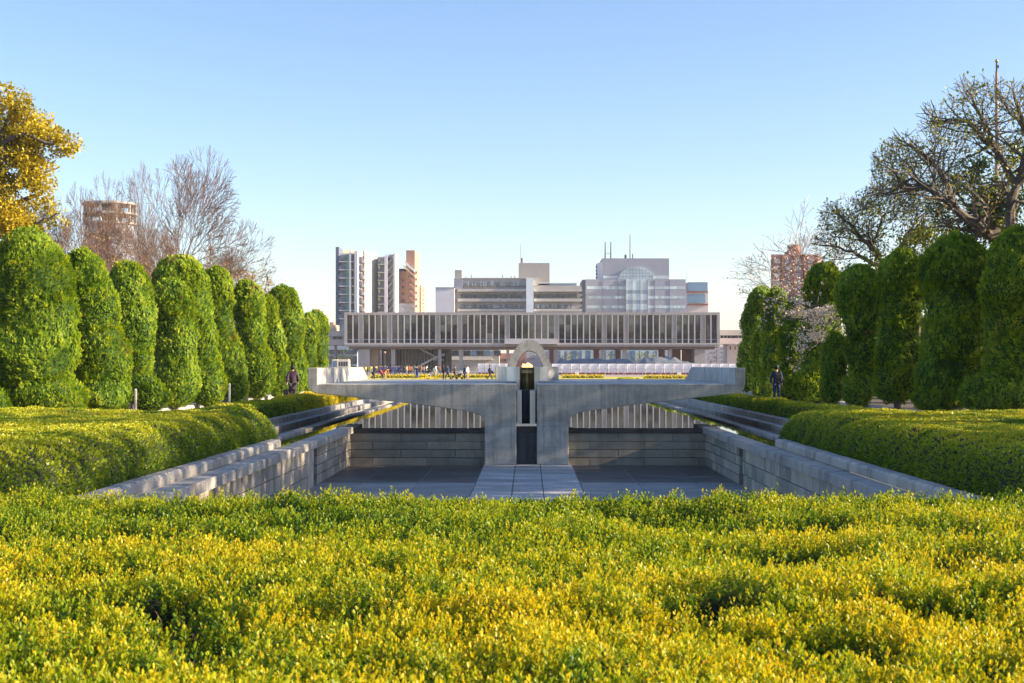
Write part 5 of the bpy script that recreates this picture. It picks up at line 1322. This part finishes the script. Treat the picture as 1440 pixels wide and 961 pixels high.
def car(px, Y, mat, label):
    L = 4.2; x = wx(px,Y); t = empty('parked_car', (x,Y,0), label, 'car', 'cars parked near the bus')
    b = MB(); b.prism_y([(x-L/2,.3),(x+L/2,.3),(x+L/2,.75),(x+L/2-.2,.9),(x+.95,.98),(x-1.05,.98),(x-L/2,.85)], Y, Y+1.7); b.build('body', M[mat], t, bevel=.05)
    b = MB(); b.prism_y([(x-1.5,.98),(x+1.0,.98),(x+.55,1.45),(x-1.0,1.45)], Y+.12, Y+1.58, .3); b.build('cabin_glass', M['dark_glass'], t)
    for dx in (-1.3, 1.3):
        g = MB(); m_ = 12; g.add([(x+dx+.32*math.cos(6.283*i/m_), Y-.03+j*.25, .32+.32*math.sin(6.283*i/m_)) for j in (0,1) for i in range(m_)], [tuple(range(m_-1,-1,-1)), tuple(range(m_,2*m_))]+[(i,(i+1)%m_,m_+(i+1)%m_,m_+i) for i in range(m_)]); g.build('wheel', M['rubber'], t)
car(497, 305, 'metal_dark', 'dark car parked right behind the coach')
car(1038, 300, 'wall_white', 'white car parked beyond the white fence at the far right')
# ================================================================ people
def cloth(name, col, rough=.8):
    if name not in M: simple(name, col, rough, var=.12, scale=6)
    return M[name]
PAL = dict(black=(.012,.012,.016), navy=(.02,.03,.09), blue=(.03,.07,.25), grey=(.18,.18,.19), white=(.75,.72,.68), tan=(.45,.32,.18), red=(.45,.04,.05), orange=(.55,.18,.05), yellow=(.65,.55,.05), pink=(.6,.2,.28), brown=(.16,.09,.06), dark=(.03,.03,.04), teal=(.04,.2,.2), plum=(.05,.025,.045))
for k, v in PAL.items(): cloth('cloth_'+k, v)
cloth('skin', (.50,.30,.21), .6); cloth('hair', (.012,.010,.010), .6); cloth('hair_grey', (.25,.24,.23), .7)

def skin_mesh(name, verts, edges, radii, root=0, sub=1):
    me = bpy.data.meshes.new(name); me.from_pydata(verts, edges, []); ob = bpy.data.objects.new(name, me); COL.objects.link(ob)
    sk = ob.modifiers.new('skin', 'SKIN'); 
    if not me.skin_vertices:
        lay = None
    for i, r_ in enumerate(radii):
        me.skin_vertices[0].data[i].radius = (r_, r_) if not isinstance(r_, tuple) else r_
        me.skin_vertices[0].data[i].use_root = (i == root)
    sb = ob.modifiers.new('sub', 'SUBSURF'); sb.levels = sub; sb.render_levels = sub
    dg = bpy.context.evaluated_depsgraph_get(); dg.update(); ev = ob.evaluated_get(dg)
    out = bpy.data.meshes.new_from_object(ev); out.name = name
    out.polygons.foreach_set("use_smooth", [True]*len(out.polygons))
    COL.objects.unlink(ob); bpy.data.objects.remove(ob); return out

POSES = {
 # each: joints in metres, x = right, y = forward
 'stand': dict(hip=(0,0,.93), chest=(0,.0,1.30), neck=(0,.0,1.47), head=(0,.02,1.62), kl=(-.10,.02,.50), kr=(.10,-.0,.50), fl=(-.11,0,.07), fr=(.12,.0,.07), el=(-.25,-.02,1.14), er=(.25,-.02,1.14), hl=(-.26,.06,.88), hr=(.26,.06,.88)),
 'walk': dict(hip=(0,0,.92), chest=(0,.03,1.30), neck=(0,.04,1.46), head=(0,.07,1.61), kl=(-.10,.22,.52), kr=(.10,-.02,.48), fl=(-.10,.26,.09), fr=(.10,-.34,.14), el=(-.24,-.14,1.14), er=(.24,.10,1.14), hl=(-.25,-.14,.90), hr=(.24,.26,.95)),
 'bend': dict(hip=(0,-.12,.86), chest=(0,.22,1.10), neck=(0,.36,1.20), head=(0,.49,1.27), kl=(-.11,.05,.47), kr=(.11,.02,.47), fl=(-.12,-.05,.07), fr=(.13,-.06,.07), el=(-.24,.34,.90), er=(.24,.34,.90), hl=(-.18,.46,.70), hr=(.18,.46,.70)),
 'photo': dict(hip=(0,0,.92), chest=(0,.0,1.28), neck=(0,.01,1.45), head=(0,.05,1.59), kl=(-.11,.04,.50), kr=(.12,.0,.50), fl=(-.13,0,.07), fr=(.14,.02,.07), el=(-.27,.12,1.20), er=(.27,.12,1.20), hl=(-.10,.30,1.42), hr=(.10,.30,1.42)),
}
def parts_for(pose, coat=False):
    J = POSES[pose]; mid = lambda a, b, t=.5: tuple(a[i]+(b[i]-a[i])*t for i in range(3))
    hip, ch, nk, hd = J['hip'], J['chest'], J['neck'], J['head']
    sl = (ch[0]-.17, ch[1], ch[2]+.11); sr = (ch[0]+.17, ch[1], ch[2]+.11); up = (nk[0]-ch[0], nk[1]-ch[1], nk[2]-ch[2])
    hL = (hip[0]-.095, hip[1], hip[2]-.06); hR = (hip[0]+.095, hip[1], hip[2]-.06)
    hd2 = (hd[0], hd[1]+.01, hd[2]+.085); chin = (hd[0], hd[1]+.02, hd[2]-.05)
    tl = (J['fl'][0]-.02, J['fl'][1]+.15, .035); tr = (J['fr'][0]+.02, J['fr'][1]+.15, .035 if J['fr'][2] < .1 else .03)
    fl2 = mid(J['el'], J['hl'], 1.28); fr2 = mid(J['er'], J['hr'], 1.28)
    V = [hip, mid(hip, ch), ch, nk, chin, hd, hd2, sl, J['el'], J['hl'], fl2, sr, J['er'], J['hr'], fr2, hL, J['kl'], J['fl'], tl, hR, J['kr'], J['fr'], tr]
    E = [(0,1),(1,2),(2,3),(3,4),(4,5),(5,6),(2,7),(7,8),(8,9),(9,10),(2,11),(11,12),(12,13),(13,14),(0,15),(15,16),(16,17),(17,18),(0,19),(19,20),(20,21),(21,22)]
    Rr = [(.13,.10),(.125,.09),(.14,.10),.055,.06,.085,.07,.06,.042,.030,.028,.06,.042,.030,.028,.085,.055,.04,.035,.085,.055,.04,.035]
    body = skin_mesh('body', V, E, Rr)
    # jacket
    low = mid(hip, (hip[0],hip[1],hip[2]-.5), .15 if not coat else .75)
    V2 = [hip, mid(hip, ch), ch, mid(ch, nk, .75), sl, J['el'], mid(J['el'], J['hl'], .85), sr, J['er'], mid(J['er'], J['hr'], .85), low]
    E2 = [(0,1),(1,2),(2,3),(2,4),(4,5),(5,6),(2,7),(7,8),(8,9),(0,10)]
    R2 = [(.17,.135),(.165,.125),(.18,.135),.075,.085,.065,.05,.085,.065,.05,(.18,.14) if not coat else (.22,.17)]
    jac = skin_mesh('jacket', V2, E2, R2)
    V3 = [hip, hL, J['kl'], (J['fl'][0],J['fl'][1],J['fl'][2]+.02), hR, J['kr'], (J['fr'][0],J['fr'][1],J['fr'][2]+.02)]
    E3 = [(0,1),(1,2),(2,3),(0,4),(4,5),(5,6)]; R3 = [(.145,.12),.105,.075,.06,.105,.075,.06]
    tro = skin_mesh('trousers', V3, E3, R3)
    hb = bmesh.new(); bmesh.ops.create_uvsphere(hb, u_segments=12, v_segments=8, radius=.108)
    for v in hb.verts:
        v.co.z *= 1.12
        if v.co.z < -.02 and v.co.y > -.0: v.co *= .75
        if v.co.y > .07: v.co.y = .07 + (v.co.y-.07)*.2
        v.co += Vector((hd[0], hd[1]-.018, hd[2]+.045))
    hm = bpy.data.meshes.new('hair'); hb.to_mesh(hm); hb.free(); hm.polygons.foreach_set("use_smooth", [True]*len(hm.polygons))
    # simple shoes
    sh = MB()
    for f_, t_ in ((J['fl'], tl), (J['fr'], tr)):
        x, y = f_[0], f_[1]; z = max(0, f_[2]-.07); sh.prism_z([(x-.05,y-.09),(x+.05,y-.09),(x+.055,y+.12),(x+.02,y+.19),(x-.02,y+.19),(x-.055,y+.12)], z, z+.08)
    me = bpy.data.meshes.new('shoes'); me.from_pydata(sh.v, [], sh.f)
    # face: nose, eyes, mouth, ears
    fb = MB(); hx, hy, hz = hd; fy = hy + .088
    fb.add([(hx-.014,fy-.01,hz+.0),(hx+.014,fy-.01,hz+.0),(hx,fy-.006,hz+.05),(hx,fy+.022,hz+.004)], [(0,1,3),(1,2,3),(2,0,3)])
    for s_ in (-1,1): fb.box(hx+s_*.085-.012, hx+s_*.085+.012, hy-.02, hy+.015, hz-.01, hz+.045)
    fm = bpy.data.meshes.new('face'); fm.from_pydata(fb.v, [], fb.f)
    eb = MB()
    for s_ in (-1,1): eb.box(hx+s_*.033-.012, hx+s_*.033+.012, fy-.022, fy-.004, hz+.028, hz+.038)
    eb.box(hx-.022, hx+.022, fy-.02, fy-.004, hz-.030, hz-.024)
    em = bpy.data.meshes.new('eyes_and_mouth'); em.from_pydata(eb.v, [], eb.f)
    return dict(body=(body,'skin'), jacket=(jac,'j'), trousers=(tro,'t'), hair=(hm,'hair'), shoes=(me,'cloth_dark'), face=(fm,'skin'), eyes_and_mouth=(em,'hair'))
TEMPL = {}
def person(px, Y, pose, rot, j, tr, label, group=None, h=1.0, coat=False, hair='hair', full=True, z=0.0):
    key = (pose, coat)
    if key not in TEMPL: TEMPL[key] = parts_for(pose, coat)
    P_ = TEMPL[key]; body = P_['body'][0]
    if not body.materials: body.materials.append(M['skin'])
    o = bpy.data.objects.new('person', body); COL.objects.link(o)
    o.location = (wx(px, Y), Y, z); o.rotation_euler = (0, 0, rot); o.scale = (h, h, h)
    tag(o, label, 'person', group)
    for nm in (('jacket','trousers','hair','shoes','face','eyes_and_mouth') if full else ('jacket','trousers','hair','shoes')):
        me, mt = P_[nm]
        mat = {'j': M['cloth_'+j], 't': M['cloth_'+tr], 'hair': M[hair]}.get(mt) or M[mt]
        if not me.materials: me.materials.append(mat)
        c = bpy.data.objects.new(nm, me); COL.objects.link(c); c.parent = o
        c.material_slots[0].link = 'OBJECT'; c.material_slots[0].material = mat
    return o
PI = math.pi
# two men on the side paths (walking away from the viewer: face +Y)
person(411.5, 66, 'walk', R(8), 'plum', 'dark', 'man in a dark knee-length coat walking away on the left path', coat=True, h=1.03)
person(1092, 66, 'stand', R(-4), 'navy', 'navy', 'man in dark navy suit with a backpack standing on the right path', h=1.03)
# briefcase beside the left man
t = empty('briefcase', (wx(402.5,66), 66.05, .36), 'boxy black and brown case held low at the left man\'s side', 'bag')
b = MB(); X = wx(402.8,66); b.cbox(X-.12, X+.12, 65.85, 66.25, .36, .66, .02); b.build('case', M['cloth_dark'], t); b = MB(); b.tube([(X,65.98,.66),(X,66.0,.72),(X,66.1,.72),(X,66.12,.66)], .012, 5); b.build('handle', M['cloth_dark'], t)
b = MB(); b.box(X+.122, X+.128, 65.9, 66.2, .38, .6); b.build('side_panel', M['cloth_brown'], t)
# backpack on the right man
t = empty('backpack', (wx(1094,66), 65.78, 1.0), 'dark grey backpack on the back of the man on the right path', 'backpack')
X = wx(1093.5,66); b = MB(); b.cbox(X-.15, X+.15, 65.68, 65.88, 1.02, 1.42, .05); b.build('main_bag', M['cloth_dark'], t, bevel=.02)
b = MB(); b.cbox(X-.11, X+.11, 65.62, 65.69, 1.04, 1.24, .03); b.build('front_pocket', M['cloth_black'], t)
for s_ in (-1,1):
    b = MB(); b.tube([(X+s_*.1,65.86,1.42),(X+s_*.12,65.95,1.52),(X+s_*.12,66.1,1.47)], .02, 5); b.build('strap', M['cloth_black'], t)
# nearer visitors on the lawn edge, left to right
near = [
 (525.5,166,'bend',-.6,'dark','dark','person in patterned dark clothes bending forward, leftmost at the lawn edge',.98),
 (537.0,168,'bend',.8,'red','dark','person in a red top stooping beside the one in orange, at the lawn edge',.88),
 (541.5,169,'bend',-.9,'orange','tan','person in orange-brown bending beside the one in red, at the lawn edge',1.0),
 (586.5,165,'photo',2.6,'navy','blue','person in navy jacket holding something up to the face, alone on the lawn edge',1.0),
 (606.0,168,'bend',1.2,'dark','white','person in dark top and white trousers bending over, left of the suited pair',1.0),
 (611.5,172,'stand',-.4,'white','tan','person in a white top partly behind the bending one',.95),
 (623.5,168,'stand',-1.2,'dark','dark','person in a black suit, left one of the dark-suited pair',1.02),
 (630.0,168,'walk',1.5,'blue','navy','person in a blue suit striding, right one of the dark-suited pair',1.02),
 (639.0,170,'walk',-1.4,'brown','dark','person in a brown top pushing a stroller',.97),
 (653.2,168,'stand',2.0,'navy','navy','person in a navy jacket standing next to the one in white, right of the stroller',1.0),
 (657.3,168,'stand',-2.2,'white','tan','person in a white coat standing close beside the one in navy',1.0),
 (688.5,170,'walk',-1.5,'navy','dark','person in navy stooping slightly with a shoulder bag, in front of the white fence panels',1.0),
]
for a in near: person(*a[:6], a[6], 'visitors at the edge of the lawn', h=a[7])
t = empty('stroller', (wx(645.5,169), 169, 0), 'low stroller with pale hood in front of the person in brown', 'stroller')
X = wx(645.5,169); b = MB(); b.prism_y([(X-.35,.45),(X+.25,.45),(X+.35,.8),(X-.25,.62)], 168.8, 169.2); b.build('seat', M['cloth_dark'], t)
b = MB(); b.prism_y([(X+.0,.75),(X+.4,.75),(X+.42,1.0),(X+.25,1.1),(X+.05,1.02)], 168.78, 169.22); b.build('hood', M['cloth_white'], t)
b = MB(); b.tube([(X-.3,168.8,.15),(X+.1,168.8,.5),(X-.55,168.8,1.0)], .02, 5); b.tube([(X-.3,169.2,.15),(X+.1,169.2,.5),(X-.55,169.2,1.0)], .02, 5); b.tube([(X-.55,168.8,1.0),(X-.55,169.2,1.0)], .025, 5); b.build('push_frame', M['metal_dark'], t)
for dx in (-.3, .35):
    for yy in (168.78, 169.2):
        g = MB(); m_ = 12; g.add([(X+dx+.14*math.cos(6.283*i/m_), yy+j*.04, .14+.14*math.sin(6.283*i/m_)) for j in (0,1) for i in range(m_)], [tuple(range(m_-1,-1,-1)), tuple(range(m_,2*m_))]+[(i,(i+1)%m_,m_+(i+1)%m_,m_+i) for i in range(m_)]); g.build('wheel', M['rubber'], t)
b = MB(); X = wx(692,170); b.cbox(X-.15,X+.15,169.6,169.78,.75,1.05,.04); o = b.build('shoulder_bag', M['cloth_black']); tag(o, 'black shoulder bag at the hip of the stooping person by the white fence panels', 'bag')
# the far crowd under the raised building
q = random.Random(77); ords = ['first','second','third','fourth','fifth','sixth','seventh','eighth','ninth','tenth','eleventh','twelfth','thirteenth','fourteenth','fifteenth','sixteenth','seventeenth','eighteenth','nineteenth','twentieth',
 'twenty-first','twenty-second','twenty-third','twenty-fourth','twenty-fifth','twenty-sixth','twenty-seventh','twenty-eighth','twenty-ninth','thirtieth','thirty-first','thirty-second','thirty-third','thirty-fourth','thirty-fifth','thirty-sixth','thirty-seventh','thirty-eighth']
xs2 = sorted([514.5,516.5,520.5,523,526,529] + [533+i*2.35+q.uniform(-.6,.6) for i in range(14)] + [569,572,574.5,577,580,583,592,596,600,613,615.5,618] )
for i, px in enumerate(xs2):
    dist = q.uniform(232, 262); inb = 533 < px < 567
    j = q.choice(['navy','blue','navy','navy','dark','blue']) if inb else q.choice(['white','tan','dark','yellow','grey','teal','orange','navy'])
    tr = 'navy' if inb else q.choice(['dark','navy','grey'])
    hr = 'hair'
    person(px, dist, q.choice(['stand','stand','walk']), q.uniform(0, 6.28), j, tr, f'{ords[i]} from the left in the far crowd beneath the long building, {j} top', 'far crowd under the long building', h=q.uniform(.9,1.02), hair=hr, full=False)
    if i in (2, 7, 9, 13): # yellow caps worn by some
        pass
for i, (px, Y) in enumerate(((1012,290),(1018,286),(1030,292),(1040,288))):
    person(px, Y, 'walk', q.uniform(0,6), q.choice(['dark','red','white']), 'dark', f'{ords[i]} from the left of the distant walkers right of the long building', 'distant walkers on the right', full=False)

# ================================================================ sky, sun, camera
SUN_AZ = R(95)      # to the right of +Y
SUN_EL = R(20)
w = bpy.data.worlds.new("World"); scene.world = w; w.use_nodes = True
nt = w.node_tree; nt.nodes.clear()
sky = nt.nodes.new('ShaderNodeTexSky'); sky.sky_type = 'NISHITA'; sky.sun_disc = False
sky.sun_elevation = SUN_EL; sky.sun_rotation = SUN_AZ; sky.altitude = 20; sky.air_density = 1.0; sky.dust_density = .4; sky.ozone_density = 3.0
bg = nt.nodes.new('ShaderNodeBackground'); bg.inputs[1].default_value = .09
wo = nt.nodes.new('ShaderNodeOutputWorld'); 
hs = nt.nodes.new('ShaderNodeMix'); hs.data_type = 'RGBA'; hs.blend_type = 'MULTIPLY'; hs.inputs[0].default_value = 1; hs.inputs[7].default_value = (1.09, .985, .985, 1)
nt.links.new(sky.outputs[0], hs.inputs[6]); sa = nt.nodes.new('ShaderNodeHueSaturation'); sa.inputs['Saturation'].default_value = 1.05; nt.links.new(hs.outputs[2], sa.inputs['Color']); 
ka = nt.nodes.new('ShaderNodeVectorMath'); ka.operation = 'SCALE'; ka.inputs['Scale'].default_value = 1/3.4; nt.links.new(sa.outputs[0], ka.inputs[0])
gm = nt.nodes.new('ShaderNodeGamma'); gm.inputs[1].default_value = 1.05; nt.links.new(ka.outputs[0], gm.inputs[0])
kb = nt.nodes.new('ShaderNodeVectorMath'); kb.operation = 'SCALE'; kb.inputs['Scale'].default_value = 3.4; nt.links.new(gm.outputs[0], kb.inputs[0]); nt.links.new(kb.outputs[0], bg.inputs[0]); nt.links.new(bg.outputs[0], wo.inputs[0])
sl = bpy.data.lights.new('sun', 'SUN'); sl.energy = 4.5; sl.angle = R(.6); sl.color = (1, .82, .58)
so = bpy.data.objects.new('sun', sl); COL.objects.link(so)
dv = Vector((math.sin(SUN_AZ)*math.cos(SUN_EL), math.cos(SUN_AZ)*math.cos(SUN_EL), math.sin(SUN_EL)))
so.rotation_euler = dv.to_track_quat('Z', 'Y').to_euler(); so.location = (60, 20, 40)

cam = bpy.data.cameras.new('camera'); co = bpy.data.objects.new('camera', cam); COL.objects.link(co)
co.location = (0, 0, H); co.rotation_euler = (R(90), 0, 0)
cam.sensor_fit = 'HORIZONTAL'; cam.sensor_width = 36; cam.lens = 36*F/1440
cam.shift_x = -(CX-720)/1440; cam.shift_y = (CY-480.5)/1440
cam.clip_start = .1; cam.clip_end = 9000
cam.dof.use_dof = True; cam.dof.focus_distance = 45; cam.dof.aperture_fstop = 10
scene.camera = co
scene.view_settings.view_transform = 'Standard'; scene.view_settings.look = 'None'; scene.view_settings.exposure = 1.5; scene.view_settings.gamma = 1
scene.cycles.max_bounces = 6; scene.cycles.transparent_max_bounces = 8; scene.cycles.diffuse_bounces = 3; scene.cycles.glossy_bounces = 3
scene.cycles.use_denoising = True
scene.cycles.sample_clamp_indirect = 8
# ---------------------------------------------------------------- thin evening haze
hm_, nt, nd, lk = newmat('haze')
pv = nt.nodes.new('ShaderNodeVolumePrincipled'); pv.inputs['Density'].default_value = .00015; pv.inputs['Color'].default_value = (.93, .94, 1, 1); pv.inputs['Anisotropy'].default_value = .2
ho = nt.nodes.new('ShaderNodeOutputMaterial'); nt.links.new(pv.outputs[0], ho.inputs['Volume'])
g = MB(); g.box(-4100, 4100, -4100, 4100, -2.6, 75); tag(g.build('haze', hm_), kind='stuff')
